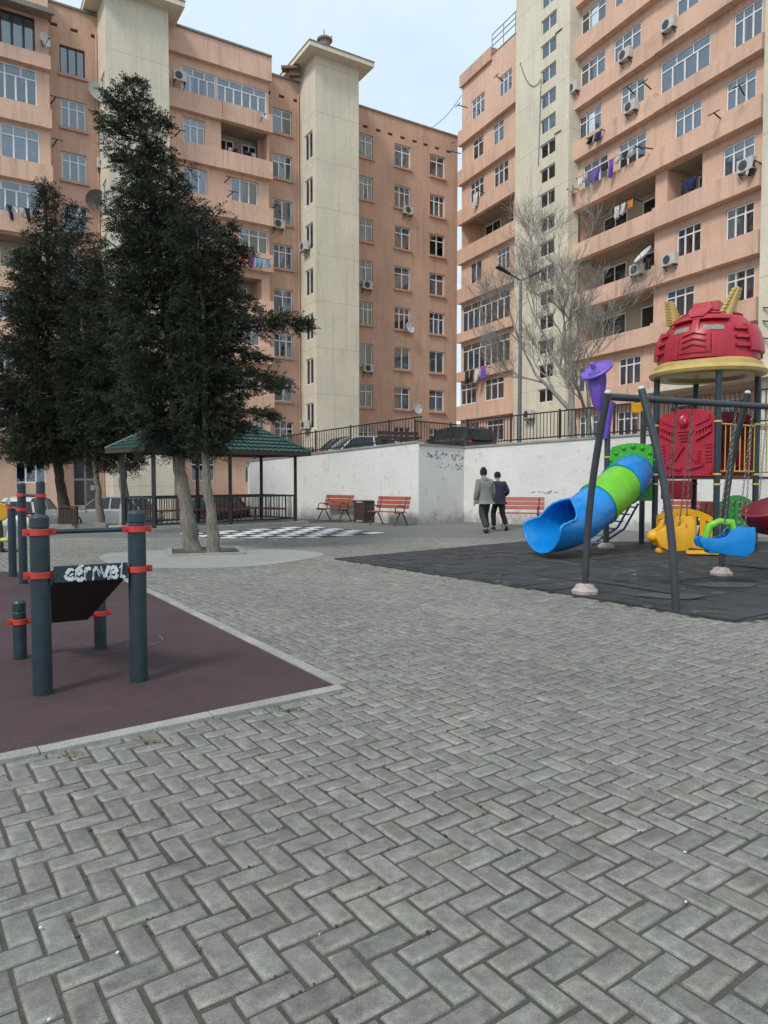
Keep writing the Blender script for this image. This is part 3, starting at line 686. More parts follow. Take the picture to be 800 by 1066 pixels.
rlog(600, 682.5, 15.95, 17.75); rlog(600, 682.5, 12.85, 14.75); rlog(600, 682.5, 9.85, 11.75)
rw(604, 626, 1); rw(647, 670, 1); rw(606, 626, 0); rw(646, 668, 0)
for k in (9, 8): rw(690, 735, k, cols=4); rw(755, 786, k)
rw(701, 735.5, 7, cols=3); rw(757, 786, 7); rw(685.5, 736.5, 6, dz0=1.9, cols=4); rw(760.5, 790, 6, dz0=1.7)
rw(701.5, 729, 5); rw(754, 785, 5, cur=1); rlog(695, 731, 15.75, 17.7); rw(752, 785, 4)
rw(705.5, 731, 3); rw(756.5, 786, 3); rw(695.5, 725, 2, dz0=1.6, tr=.25); rw(757.5, 788, 2); rw(700, 728, 1); rw(752, 786, 1); rw(700, 728, 0); rw(752, 786, 0)
wall(wb.mat(m_peach), FR, sM0, sM1, 0, 33.5, 0, hl)
for k in range(0, 9):
    zb = zr(k) + .38; tp = 1.08
    for a, c, o in ((sM0, sM - .01, 0), (sM + .01, sM1, .05)):
        top = zb + (1.05 if not (k in (3, 2, 1) and a == sM0) else .95)
        if k == 5 and a > sM: top = zb + .72
        bands.fbox(FR, a + .003, c, .003, .40 + o, zb, top)
bands.fbox(FR, FR.S(736), FR.S(759), .003, .5, 23.75, 23.95)
b = MB(); b.fbox(FR, FR.S(690), FR.S(840), .36, 1.7, 5.95, 6.2); b.build('canopy', m_cream, RB)
# left wing
zL = lambda k: 5.95 + 3 * k
sL0, sL1 = FR.S(480.5), FR.S(536, .8); hw = []
def lw(a, c, k, dz0=1.6, y=200, **kw): hw.append(win(RW, FR, XR(a, y), XR(c, y), zL(k) - dz0, zL(k), 0, inset=.06, **kw))
lw(490.5, 504, 8, cols=3); lw(519, 532, 8); lw(492, 503, 7, cols=2); lw(513, 524, 7, cols=2); lw(489.5, 503.5, 6, dz0=1.9); lw(514, 529, 6, dz0=1.9)
q = (XR(482), XR(535), 18.9, 21.4, 1.6); hw.append(q); logR.append(q)
lw(490, 502, 4, cols=2, tr=0); lw(518, 531, 4, cols=3); lw(482, 532, 3, dz0=2.05, cols=8, tr=.25); lw(482, 532, 2, dz0=2.05, cols=8, tr=.25); lw(480.8, 497, 1, cols=3); lw(506, 526, 1, cols=3)
lw(486, 500, 0); lw(508, 526, 0)
wall(wb.mat(m_peach), FR, sL0, sL1, 0, 32.0, 0, hw)
wb.quad(FR.W(sL0, 0, 0), FR.W(sL0, -12, 0), FR.W(sL0, -12, 32), FR.W(sL0, 0, 32))
for k in range(0, 8):
    if k in (2, 3, 4, 5, 6, 7, 1, 0): bands.fbox(FR, sL0 - .1, sL1, .003, .32, zL(k) + .2, zL(k) + (1.3 if k not in (2, 1) else .92))
b = MB(); b.fbox(FR, sL0 - .1, FR.S(511.5), -3, .2, 31.6, 32.5); b.build('parapet', m_peach2, RB)
b = MB(); 
for i in range(3): 
    s = FR.S(512) + (FR.S(536) - FR.S(512)) * i / 2; b.bar(FR.W(s, .1, 32), FR.W(s, .1, 33.3), .05)
for z in (32.5, 32.9, 33.3): b.bar(FR.W(FR.S(512), .1, z), FR.W(FR.S(537), .1, z), .05)
b.build('roof_railing', m_alum, RB)
bands.build('balcony_band', m_band, RB); wb.build('wall', None, RB)
for q in RW: window(RB, FR, *q[:5], **q[5])
for q in logR: loggia_back(RB, FR, q, 0)
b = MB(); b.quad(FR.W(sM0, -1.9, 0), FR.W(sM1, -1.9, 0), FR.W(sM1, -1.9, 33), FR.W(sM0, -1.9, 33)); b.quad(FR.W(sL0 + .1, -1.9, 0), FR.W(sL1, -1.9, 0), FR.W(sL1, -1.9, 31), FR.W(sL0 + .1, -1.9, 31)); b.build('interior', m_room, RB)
# stair tower with small paired windows
sT0, sT1 = FR.S(535.5, .8), FR.S(590.5, .8)
a, c = FR.S(561, .8), FR.S(576.7, .8); hs = [(a, c, 30.35 - 1.535 * k - .88, 30.35 - 1.535 * k) for k in range(-1, 16)]
b = MB(); b.mat(m_cream); wall(b, FR, sT0, sT1, 0, 36, .8, hs, .15)
b.quad(FR.W(sT1, 0, 0), FR.W(sT1, .8, 0), FR.W(sT1, .8, 36), FR.W(sT1, 0, 36)); b.quad(FR.W(sT0, 0, 0), FR.W(sT0, .8, 0), FR.W(sT0, .8, 36), FR.W(sT0, 0, 36)); b.quad(FR.W(sT0, .8, 31), FR.W(sT0, -5, 31), FR.W(sT0, -5, 36), FR.W(sT0, .8, 36))
b.fbox(FR, sT1 + .001, sM0 + .25, .003, .10, 0, 36)
b.build('stair_tower', None, RB)
for q in hs: window(RB, FR, q[0], q[1], q[2], q[3], .8, cols=2, tr=0, cur=0, inset=.08, fw=.06)
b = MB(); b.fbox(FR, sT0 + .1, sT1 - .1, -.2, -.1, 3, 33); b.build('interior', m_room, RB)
b = MB(); b.mat(m_slabm); b.fbox(FR, sT0 - .6, sT1 + .6, -5, 1.4, 36.0, 36.3); b.fbox(FR, sL0, sL1, -9, 0, 31.9, 32.05); b.fbox(FR, sM0, sM1, -9, .1, 33.503, 33.7); b.build('roof', None, RB)
sT2 = FR.S(790.5, 1.2); b = MB(); b.mat(m_cream); b.fbox(FR, sT2, sT2 + 8, 0, 1.2, 0, 36); b.build('stair_tower', None, RB)
b = MB()
for i, y in enumerate((318, 332, 350, 420)): 
    z = AT(798, y, 31).z; s = FR.S(796, 1.2); b.bar(FR.W(s, 1.25, z), FR.W(s + .5, 1.45, z - .15), .05)
b.build('bracket', m_iron, RB)

# ---- air conditioners, dishes, laundry on the fronts --------------------------
acp = thing('air_conditioner', 'x', 'air conditioner', (0, 0, 0), 'air conditioner units on the fronts', local=True)
b = MB(); b.box(-.4, .4, -.42, -.12, 0, .56); b.build('casing', m_white2, acp, bevel=.02)
b = MB(); b.lathe([(.0, -.014), (.21, -.014), (.22, 0), (.2, .008), (.05, .012), (0, .014)], 16, (-.08, -.43, .28), (0, -1, 0)); b.build('fan_grille', m_grill, acp)
b = MB(); 
for x in (-.3, .3): b.bar((x, 0, -.02), (x, -.42, -.02), .04); b.bar((x, 0, -.3), (x, -.38, -.04), .03)
b.build('bracket', m_iron, acp)
used = [False, False]
def onwall(F, px, py, d, proto, idx, label, sc=1.0):
    s, z = F.hit(px, py, d); o = proto if not used[idx] else copy_tree(proto); used[idx] = True
    o.location = F.W(s, d, z); o.rotation_euler = (0, 0, math.atan2(F.n.x, -F.n.y)); o.scale = (sc, sc, sc); o['label'] = label; return o
for F, px, py, d, lb in (
    (FL, 186, 87, PB + .34, 'air conditioner left of the top floor glazing between the two left towers'),
    (FL, 288.5, 239, 0, 'air conditioner under the window of the narrow strip left of the second tower'),
    (FL, 108, 178, 0, 'small air conditioner beside the left tower near the tall tree'),
    (FL, 423, 224.5, 0, 'air conditioner under a middle column window of the plain left block'),
    (FL, 380.5, 302, 0, 'upper air conditioner just right of the second cream tower'),
    (FL, 381.5, 388, 0, 'lower air conditioner just right of the second cream tower'),
    (FR, 601, 98, .3, 'air conditioner at the right edge of the right block stair tower'),
    (FR, 700.5, 33, .33, 'topmost air conditioner on the right block by the stained drain'),
    (FR, 655, 64, .3, 'air conditioner under the second highest window pair, right block'),
    (FR, 661, 118, .3, 'air conditioner with hanging hoses below a right block window'),
    (FR, 701.5, 277, .33, 'air conditioner beside the balcony dish, above the red helmet roof'),
    (FR, 667, 287, .3, 'air conditioner hung under the white dish on the balcony'),
    (FR, 781.5, 180, .33, 'dusty air conditioner near the far right cream tower'),
    (FR, 554, 436, .8, 'low air conditioner at the foot of the tower behind the bare tree')):
    onwall(F, px, py, d, acp, 0, lb)
side2 = Facade(FL.W(s2L, 0, 0), tuple(FL.n[:2])); side2.n = -FL.u
for py, lb in ((262, 'air conditioner between windows on the side of the second tower, upper'), (447, 'air conditioner on the side of the second tower near the green roof')):
    o = copy_tree(acp); s, z = side2.hit(320.5, py, 0); o.location = side2.W(1.2, 0, z); o.rotation_euler = (0, 0, math.atan2(side2.n.x, -side2.n.y)); o['label'] = lb
lgx = logL[0]; o = copy_tree(acp); o.location = FL.W(lgx[1] - .9, PB - 1.1, 22.5); o.rotation_euler = (0, 0, math.atan2(FL.n.x, -FL.n.y)); o['label'] = 'air conditioner standing inside the open loggia below the top glazing'
def dish(F, px, py, d, r, lb, mat, tilt=(.2, .25)):
    s, z = F.hit(px, py, d + .4); c = F.W(s, d + .45, z); ax = (F.n + F.u * tilt[0] + Vector((0, 0, tilt[1]))).normalized()
    t = thing('satellite_dish', lb, 'satellite dish', F.W(s, d, z), 'satellite dishes on the fronts')
    b = MB(); b.lathe([(r * q, .28 * r * q * q) for q in (.02, .3, .55, .75, .9, 1)] + [(r, .28 * r + .02)] + [(r * q, .28 * r * q * q + .02) for q in (.9, .6, .3, .02)], 24, c, ax); b.build('reflector', mat, t, smooth=True)
    b = MB(); b.tube([c, c - ax * .2, F.W(s, d, z - .15)], .03, 6); b.tube([c - Vector((0, 0, r * .9)), c + ax * r * .9], .015, 5); b.ball(c + ax * r * .9, .05); b.build('arm', m_iron, t)
dish(FL, 102.5, 98, 0, .62, 'white satellite dish by the left tower under the brown window', m_dish)
dish(FL, 101, 210, 0, .62, 'rusty dark satellite dish left of the tall tree', m_dishd, (-.1, -.1))
dish(FL, 425.5, 341.5, 0, .42, 'white satellite dish halfway up the plain left block', m_dish)
dish(FL, 433.5, 425.5, 0, .42, 'white satellite dish low on the plain left block above the parked cars', m_dish)
dish(FR, 672, 267, .2, .55, 'white satellite dish on the balcony edge above the bare tree', m_dish, (-.3, .9))
dish(FR, 598.5, 197, .2, .4, 'pale satellite dish right of the stair tower by the purple laundry', m_dish, (-.9, .1))
dish(FL, 46, 42, PA, .35, 'small pale satellite dish at the top left bay corner', m_dish, (.9, .1))
dish(FL, 274, 121, PB + .35, .22, 'tiny grey satellite dish under the top glazing', m_dish)
def laundry(F, px0, px1, py0, py1, d, items, lb):
    a, z = F.hit(px0, py0, d); c, z2 = F.hit(px1, py1, d); t = thing('laundry_line', lb, 'laundry', F.W(a, d, z), 'laundry hung out on the fronts')
    b = MB(); b.tube([F.W(a, d, z), F.W(c, d, z)], .012, 4)
    for s in (a, c): b.bar(F.W(s, d - .6, z - .1), F.W(s, d + .1, z), .04)
    b.build('line', m_iron, t); n = len(items)
    for i, (colr, hh) in enumerate(items):
        s0 = a + (c - a) * (i + .08) / n; s1 = a + (c - a) * (i + .92) / n; b = MB(); m_ = 8; ph = rnd.uniform(0, 6); sw = rnd.uniform(-.06, .06)
        P = [[F.W(s0 + (s1 - s0) * (q / m_) * (1 - .1 * r) + sw * r, d + .04 * math.sin(q * 1.9 + ph) * (r + .3), z - hh * r / 3 * (1 + .08 * math.sin(q + ph))) for q in range(m_ + 1)] for r in range(4)]
        for r in range(3):
            for q in range(m_): b.quad(P[r][q], P[r][q + 1], P[r + 1][q + 1], P[r + 1][q])
        b.build('garment', M('cloth_%d_%d_%d' % tuple(int(x * 100) for x in colr), colr, .9, .15, 3), t)
W_, PU, NV, BK, RD, OR, SK = (.6, .6, .6), (.16, .1, .42), (.03, .04, .12), (.03, .03, .035), (.45, .08, .1), (.6, .25, .05), (.2, .4, .55)
laundry(FR, 601, 662, 186, 168, .75, [(W_, .5), (W_, .35), (PU, .7), (PU, .65), (BK, .35), (PU, .9), (W_, .35), (BK, .3), (W_, .4)], 'white and purple laundry hung below the right block windows')
laundry(FR, 612, 627, 144, 139, .6, [(BK, .35), (NV, .45)], 'two dark socks drying above the purple laundry')
laundry(FR, 639, 660, 216, 208, -.1, [(W_, .7), (W_, .6), (OR, .45)], 'white and orange laundry in the long upper balcony, right block')
laundry(FR, 710, 727, 189, 184, -.1, [(NV, .7), (NV, .6), (NV, .65)], 'navy laundry in the small loggia of the right block')
laundry(FR, 776, 787, 172, 170, .7, [(W_, .5), (BK, .55)], 'small bundle of laundry by the far right tower')
laundry(FR, 484, 506, 387, 379, .7, [(BK, .9), (BK, .8), (W_, .9), (PU, .8)], 'black and white laundry low on the left wing of the right block')
laundry(FR, 492, 499, 203, 202, .5, [(W_, 1.0)], 'single white towel hanging on the left wing of the right block')
laundry(FL, 251, 281, 265, 268, PB + .7, [(RD, .6), (RD, .7), (PU, .75), (SK, .6), (SK, .65), (SK, .5)], 'red and blue laundry right of the big tree')
laundry(FL, 7, 31, 213, 219, PA + .7, [(NV, .8), (W_, .4), (W_, .45), (BK, .75)], 'dark and white laundry on the far left bay')
laundry(FL, 238, 262, 153, 160, PB - .4, [(W_, .5), (BK, .7), (RD, .6), (NV, .7), (BK, .8)], 'mixed dark laundry in the open loggia of the left block')
# washing-line brackets sticking out
nb = 0
for F, px, py, d, dx in ((FL, 53, 108, 0, .6), (FL, 55, 152, 0, .5), (FL, 234, 190, PB + .3, .4), (FL, 237, 205, PB + .3, .4), (FL, 182, 142, PB + .3, .5), (FL, 282, 218, .1, .5), (FR, 595, 35, .1, -.9), (FR, 594, 140, .1, -.9), (FR, 660, 98, .35, .9), (FR, 678, 93, .35, .6), (FR, 680, 155, .35, -1.1), (FR, 775, 99, .35, 1.0), (FR, 752, 125, .3, .5), (FR, 487, 112, .2, -.6), (FR, 524, 85, .2, .8), (FR, 480, 160, .2, -.6)):
    s, z = F.hit(px, py, d); b = MB(); b.bar(F.W(s, d - .02, z), F.W(s + dx * .3, d + .75, z + .1), .05); b.bar(F.W(s + dx * .3 - .3, d + .74, z + .1), F.W(s + dx * .3 + .3, d + .74, z + .1), .04)
    b.build('clothes_bracket', m_iron, LB if F is FL else RB)
# cables
def cable(a, c, sag, lb, r=.012):
    pts = [a.lerp(c, t / 12) - Vector((0, 0, sag * 4 * (t / 12) * (1 - t / 12))) for t in range(13)]
    b = MB(); b.tube(pts, r, 4); tag(b.build('cable', m_black, origin=a), lb, 'cable')
cable(FL.W(FL.S(447, 0, 130), -.5, 28.4), FR.W(FR.S(481), .1, 31.0), .4, 'thin black cable running up from the plain roof to the right block', .02)
cable(FL.W(FL.S(470, 0, 140), -.5, 28.3), FR.W(FR.S(482), .1, 28.2), .5, 'lower thin cable crossing the gap between the two blocks', .02)
cable(FR.W(FR.S(540, .8), .84, 29.0), FR.W(FR.S(562, .8), .84, 26.8), .9, 'sagging wire on the upper part of the cream stair tower', .018)
cable(FR.W(FR.S(562, .8), .84, 26.8), FR.W(FR.S(560, .8), .84, 21.5), 0, 'wire hanging down beside the small stair windows', .018)
cable(FL.W(FL.S(107), .1, 27), FL.W(FL.S(112), .1, 20), .0, 'wire running down beside the left cream tower', .018)

# ------------------------------------------------------------------ terrace, retaining wall, fences
Wl = [AT(262, 500, 30.2), G(436, 545.8), G(483, 542.8), G(790, 558.5)]
Wl[0].z = 0
ext = (Wl[3] - Wl[2]).normalized(); We = Wl[3] + ext * 9
zt_ = [2.3, 2.78, 2.66, 3.0, 3.15]
B0 = AT(258, 500, 46.2); B0.z = 0
b = MB(); pts = [B0] + Wl + [We]; zz = [2.2] + zt_[:1] + zt_[1:4] + [3.15]; 
zzl = [2.2, 2.3, 2.78, 2.70, 3.0, 3.15]
wth = .3
def wallseg(b, p, q, z0, z1, back):
    t = (q - p).normalized(); nn = Vector((-t.y, t.x, 0)); nn = nn if nn.y > 0 else -nn
    nseg = 8
    for i in range(nseg):
        a = p.lerp(q, i / nseg); c = p.lerp(q, (i + 1) / nseg); za = z0 + (z1 - z0) * i / nseg; zc = z0 + (z1 - z0) * (i + 1) / nseg
        b.hexa([(*a.xy, -.3), (*c.xy, -.3), (*(c + nn * wth).xy, -.3), (*(a + nn * wth).xy, -.3), (*a.xy, za), (*c.xy, zc), (*(c + nn * wth).xy, zc), (*(a + nn * wth).xy, za)])
RWALL = []
caps = []
for i, (p, q, z0, z1, lb) in enumerate(((Wl[0], Wl[1], 2.3, 2.78, 'whitewashed retaining wall behind the two benches, left stretch with rising top'), (Wl[1], Wl[2], 2.68, 2.66, 'short whitewashed wall return with grey scribbles beside the two walkers'), (Wl[2], We, 2.66, 3.15, 'long whitewashed retaining wall behind the slide and playground'))):
    b = MB(); wallseg(b, p, q, z0, z1, 0); o = b.build('retaining_wall', m_wall, origin=p); tag(o, lb, 'wall', 'whitewashed retaining walls'); RWALL.append(o)
    b = MB(); t = (q - p).normalized(); nn = Vector((-t.y, t.x, 0)); nn = nn if nn.y > 0 else -nn
    a, c = p - nn * .04, q - nn * .04; e, f = q + nn * .36, p + nn * .36
    b.hexa([(*a.xy, z0 + .003), (*c.xy, z1 + .003), (*e.xy, z1 + .003), (*f.xy, z0 + .003), (*a.xy, z0 + .07), (*c.xy, z1 + .07), (*e.xy, z1 + .07), (*f.xy, z0 + .07)])
    b.build('coping', m_kerb, o)
b = MB(); b.add([(*B0.xy, 2.1), (*Wl[0].xy, 2.2), (*Wl[1].xy, 2.62), (*Wl[2].xy, 2.6), (*We.xy, 2.9), (60, 10, 2.9), (60, 120, 2.6), (-6, 120, 2.3)], [tuple(range(8))])
struct(b.build('terrace_ground', m_ground))
b = MB(); b.hexa([(*Wl[0].xy, -.1), (*(Wl[0] + Vector((.3, 0, 0))).xy, -.1), (*(B0 + Vector((.3, 0, 0))).xy, -.1), (*B0.xy, -.1), (*Wl[0].xy, 2.3), (*(Wl[0] + Vector((.3, 0, 0))).xy, 2.3), (*(B0 + Vector((.3, 0, 0))).xy, 2.2), (*B0.xy, 2.2)]); tag(b.build('retaining_wall', m_wall, origin=Wl[0]), 'side of the terrace wall running back behind the gazebo', 'wall', 'whitewashed retaining walls')
# scribbles on the return wall and by the far bench
def scribble(p, q, z, hgt, n, label, mat, seed, wid=.03):
    rr = random.Random(seed); t = (q - p).normalized(); nn = Vector((-t.y, t.x, 0)); nn = nn if nn.y < 0 else -nn; L = (q - p).length; b = MB()
    x = .1
    while x < L - .2:
        k = rr.randint(3, 5); P = [p + t * (x + rr.uniform(0, .22)) + nn * .006 + Vector((0, 0, z + rr.uniform(0, hgt))) for _ in range(k)]
        for i in range(k - 1): 
            if (P[i + 1] - P[i]).length > .03: b.bar(P[i], P[i + 1], .006, wid)
        x += rr.uniform(.16, .34)
    return b
d12 = Wl[2] - Wl[1]
tdir = d12.normalized(); nfr = Vector((-tdir.y, tdir.x, 0)); nfr = nfr if nfr.y < 0 else -nfr; gb = MB(); rr = random.Random(5)
for _ in range(90):
    a_ = rr.choice((rr.uniform(.1, .3), rr.uniform(.35, .98), rr.uniform(.35, .98))); zc = rr.gauss(2.36, .06) if rr.random() < .6 else rr.gauss(2.02, .07)
    if a_ < .34 and zc < 2.3: continue
    c_ = Wl[1] + d12 * a_ + nfr * .004 + Vector((0, 0, zc)); w_ = rr.uniform(.015, .075); n_ = rr.randint(5, 8)
    P_ = [c_ + tdir * math.cos(6.283 * q / n_) * w_ * rr.uniform(.4, 1.3) + Vector((0, 0, math.sin(6.283 * q / n_) * w_ * rr.uniform(.3, .9))) for q in range(n_)]
    gb.extr(P_, nfr * rr.uniform(.002, .004))
gb.build('graffiti', m_grafd, RWALL[1])
b = scribble(Wl[2].lerp(Wl[3], .27), Wl[2].lerp(Wl[3], .40), 1.05, .12, 5, '', m_grafd, 12, .02); b.build('graffiti', m_grafd, RWALL[2])
def fence(p, q, z0, z1, hgt, lb, back=.18, step=.13, pe=1.9):
    t = (q - p).normalized(); nn = Vector((-t.y, t.x, 0)); nn = nn if nn.y > 0 else -nn; p = p + nn * back; q = q + nn * back; L = (q - p).length
    r = thing('terrace_fence', lb, 'fence', (*p.xy, z0), 'black bar fences on the terrace edge'); zz = lambda x: z0 + (z1 - z0) * x / L
    b = MB(); n = int(L / step)
    for i in range(n): x = (i + .5) * L / n; c = p + t * x; b.bar((*c.xy, zz(x) + .08), (*c.xy, zz(x) + hgt - .03), .022)
    b.build('bars', m_black, r); b = MB()
    for h_ in (.12, hgt - .03): b.bar((*p.xy, z0 + h_), (*q.xy, z1 + h_), .045, .04)
    b.build('rail', m_black, r)
    for i in range(int(L / pe) + 1): x = min(i * pe, L - .03); c = p + t * x; b = MB(); b.bar((*c.xy, zz(x) + .05), (*c.xy, zz(x) + hgt + .04), .06); b.build('post', m_black, r)
fence(Wl[0], Wl[1], 2.36, 2.84, .86, 'black bar fence with sloping top on the left retaining wall')
fence(Wl[1], Wl[2], 2.73, 2.72, .82, 'short black bar fence section above the scribbled wall')
fence(Wl[2], We, 2.72, 3.2, .98, 'long black bar fence on the wall above the playground')

# ------------------------------------------------------------------ benches and bins
def bench():
    t = thing('park_bench', 'x', 'bench', (0, 0, 0), 'red slatted benches along the retaining wall', local=True)
    b = MB(); 
    for k in range(3): b.box(-.72, .72, -.42 + k * .135, -.31 + k * .135, .43, .46)
    b.build('seat', m_woodred, t, bevel=.006)
    b = MB()
    for k in range(3): y = .02 + k * .045; z = .56 + k * .14; b.hexa([(-.72, y, z), (.72, y, z), (.72, y + .03, z - .01), (-.72, y + .03, z - .01), (-.72, y + .04, z + .115), (.72, y + .04, z + .115), (.72, y + .07, z + .105), (-.72, y + .07, z + .105)])
    b.build('backrest', m_woodred, t, bevel=.004)
    for s in (-1, 1):
        x = s * .55; b = MB()
        b.tube([(x, -.48, 0), (x, -.42, .1), (x, -.28, .3), (x, -.2, .41)], .022, 6); b.tube([(x, .18, 0), (x, .12, .12), (x, 0, .3), (x, -.08, .41)], .022, 6)
        b.bar((x, -.46, .415), (x, .0, .415), .04, .03); b.tube([(x, .0, .41), (x, .04, .6), (x, .15, .93)], .02, 6)
        b.tube([(x, -.42, .42), (x, -.44, .6), (x, -.3, .66), (x, .03, .62)], .018, 6); b.build('leg', m_iron, t)
    return t
bn = bench(); first = True
def put(proto, loc, rz, lb, sc=1):
    global first
    o = proto if first else copy_tree(proto); first = False
    o.location = loc; o.rotation_euler = (0, 0, rz); o.scale = (sc,) * 3; o['label'] = lb; return o
d01 = (Wl[1] - Wl[0]).normalized(); r01 = math.atan2(d01.y, d01.x); d23 = (Wl[3] - Wl[2]).normalized(); r23 = math.atan2(d23.y, d23.x)
nw = Vector((d01.y, -d01.x, 0)); nw = nw if nw.y < 0 else -nw; nw2 = Vector((d23.y, -d23.x, 0)); nw2 = nw2 if nw2.y < 0 else -nw2
put(bn, G(361, 541.5) + nw * .5, r01, 'red slatted bench left of the bin by the white wall', 1.0)
put(bn, G(416, 545.5) + nw * .42, r01, 'red slatted bench right of the bin near the wall corner', 1.0)
put(bn, G(543, 548), r23 * .4, 'red slatted bench beside the two walking people', 1.0)
put(bn, G(716, 559), r23, 'red slatted bench behind the yellow and blue swing seats', 1.0)
put(bn, G(757, 564), r23, 'red slatted bench half hidden behind the green slotted panel', 1.0)
def litter_bin(p, lb, w=.5, h=.75, rz=0):
    t = thing('litter_bin', lb, 'bin', p, rz=rz, local=True); b = MB()
    for sx in (-1, 1):
        for sy in (-1, 1): b.box(sx * w / 2 - .025, sx * w / 2 + .025, sy * w / 2 - .025, sy * w / 2 + .025, 0, h)
    b.build('frame', m_iron, t); b = MB(); n = 5
    for k in range(n):
        x = -w / 2 + .03 + (k + .5) * (w - .06) / n; q = (w - .06) / n * .42
        b.box(x - q, x + q, -w / 2 - .02, -w / 2 + .005, .08, h - .06); b.box(x - q, x + q, w / 2 - .005, w / 2 + .02, .08, h - .06); b.box(-w / 2 - .02, -w / 2 + .005, x - q, x + q, .08, h - .06); b.box(w / 2 - .005, w / 2 + .02, x - q, x + q, .08, h - .06)
    b.build('slats', m_bin, t); b = MB(); b.box(-w / 2 - .04, w / 2 + .04, -w / 2 - .04, w / 2 + .04, h - .02, h + .02); b.build('lid', m_bin, t, bevel=.008)
litter_bin(G(379, 543.5), 'brown slatted litter bin between two red benches', .46, .76, r01)
litter_bin(G(72, 549.5), 'brown slatted litter bin under the far left tree by the car', .46, .66, .3)

# ------------------------------------------------------------------ gazebo
gA, gB = G(161, 553.5), G(308, 545.5); gu = (gB - gA).normalized(); gn = Vector((-gu.y, gu.x, 0)); gL = (gB - gA).length; gW = 2.0
gz = thing('gazebo', 'open gazebo with green tiled hip roof on black posts behind the trees', 'gazebo', gA)
P = lambda a, c, z=0: gA + gu * a + gn * c + Vector((0, 0, z))
b = MB(); b.hexa([P(-.35, -.3, -.01), P(gL + .35, -.3, -.01), P(gL + .35, gW + .3, -.01), P(-.35, gW + .3, -.01), P(-.35, -.3, .1), P(gL + .35, -.3, .1), P(gL + .35, gW + .3, .1), P(-.35, gW + .3, .1)]); b.build('plinth', m_conc, gz)
for a, c in ((0, 0), (gL / 2, 0), (gL, 0), (0, gW), (gL / 2, gW), (gL, gW)):
    b = MB(); b.bar(P(a, c, .08), P(a, c, 2.42), .10); b.build('post', m_black, gz)
b = MB(); 
for (a0, c0, a1, c1) in ((0, 0, gL, 0), (0, gW, gL, gW), (0, 0, 0, gW), (gL, 0, gL, gW)): b.bar(P(a0, c0, 2.42), P(a1, c1, 2.42), .1, .14)
b.build('beam', m_black, gz)
# tiled roof
ov = .38; ez = 2.42; rz_ = 3.28; b = MB()
E = [P(-ov, -ov, ez), P(gL + ov, -ov, ez), P(gL + ov, gW + ov, ez), P(-ov, gW + ov, ez)]; Ri = [P(gW / 2, gW / 2, rz_), P(gL - gW / 2, gW / 2, rz_)]
def tileface(b, e0, e1, r0, r1, nx, ny):
    up = ((r0 + r1) / 2 - (e0 + e1) / 2); nrm = (e1 - e0).cross(up).normalized(); nrm = nrm if nrm.z > 0 else -nrm
    for j in range(ny):
        for i in range(nx * 4):
            f0, f1 = i / (nx * 4), (i + 1) / (nx * 4)
            def pt(fx, fy, lift):
                l = e0.lerp(r0, fy); r = e1.lerp(r1, fy); return l.lerp(r, fx) + nrm * (.035 * abs(math.sin(PI * fx * nx)) + lift)
            b.quad(pt(f0, j / ny, .045), pt(f1, j / ny, .045), pt(f1, (j + 1) / ny, .0), pt(f0, (j + 1) / ny, .0))
            b.quad(pt(f0, j / ny, .0), pt(f1, j / ny, .0), pt(f1, j / ny, .045), pt(f0, j / ny, .045))
tileface(b, E[0], E[1], Ri[0], Ri[1], 26, 7); tileface(b, E[1], E[2], Ri[1], Ri[1], 15, 7); tileface(b, E[2], E[3], Ri[1], Ri[0], 26, 7); tileface(b, E[3], E[0], Ri[0], Ri[0], 15, 7)
b.build('roof', m_tile, gz, smooth=30)
b = MB(); 
for p, q in ((E[0], Ri[0]), (E[1], Ri[1]), (E[2], Ri[1]), (E[3], Ri[0]), (Ri[0], Ri[1])): b.tube([p + Vector((0, 0, .06)), q + Vector((0, 0, .06))], .06, 6)
b.build('ridge_cap', m_tile, gz)
b = MB(); b.add([p - Vector((0, 0, .03)) for p in E], [(0, 1, 2, 3)]); 
for i in range(4): b.bar(E[i] - Vector((0, 0, .02)), E[(i + 1) % 4] - Vector((0, 0, .02)), .03, .14)
b.build('fascia', M('gazebo_wood', (.05, .028, .02), .7, .2, 5), gz)
b = MB()
for (a0, c0, a1, c1) in ((0, 0, gL, 0), (0, gW, gL, gW), (gL, 0, gL, gW), (0, 0, 0, gW)):
    p, q = P(a0, c0), P(a1, c1); 
    if (a0, c0, a1, c1) == (0, 0, gL, 0): q = P(gL, 0)
    n = int((q - p).length / .16)
    for z in (.2, .98): b.bar(p + Vector((0, 0, z)), q + Vector((0, 0, z)), .05, .05)
    for i in range(n): c = p.lerp(q, (i + .5) / n); b.bar(c + Vector((0, 0, .2)), c + Vector((0, 0, .98)), .025)
b.build('railing', m_black, gz)
b = MB(); b.hexa([P(.3, gW - .55, .5), P(gL - .3, gW - .55, .5), P(gL - .3, gW - .15, .5), P(.3, gW - .15, .5), P(.3, gW - .55, .55), P(gL - .3, gW - .55, .55), P(gL - .3, gW - .15, .55), P(.3, gW - .15, .55)])
b.hexa([P(gL - .55, .3, .5), P(gL - .15, .3, .5), P(gL - .15, gW - .6, .5), P(gL - .55, gW - .6, .5), P(gL - .55, .3, .55), P(gL - .15, .3, .55), P(gL - .15, gW - .6, .55), P(gL - .55, gW - .6, .55)])
for a in (.5, gL / 2, gL - .5): b.bar(P(a, gW - .35, .1), P(a, gW - .35, .5), .06)
b.build('inner_bench', m_woodred, gz)

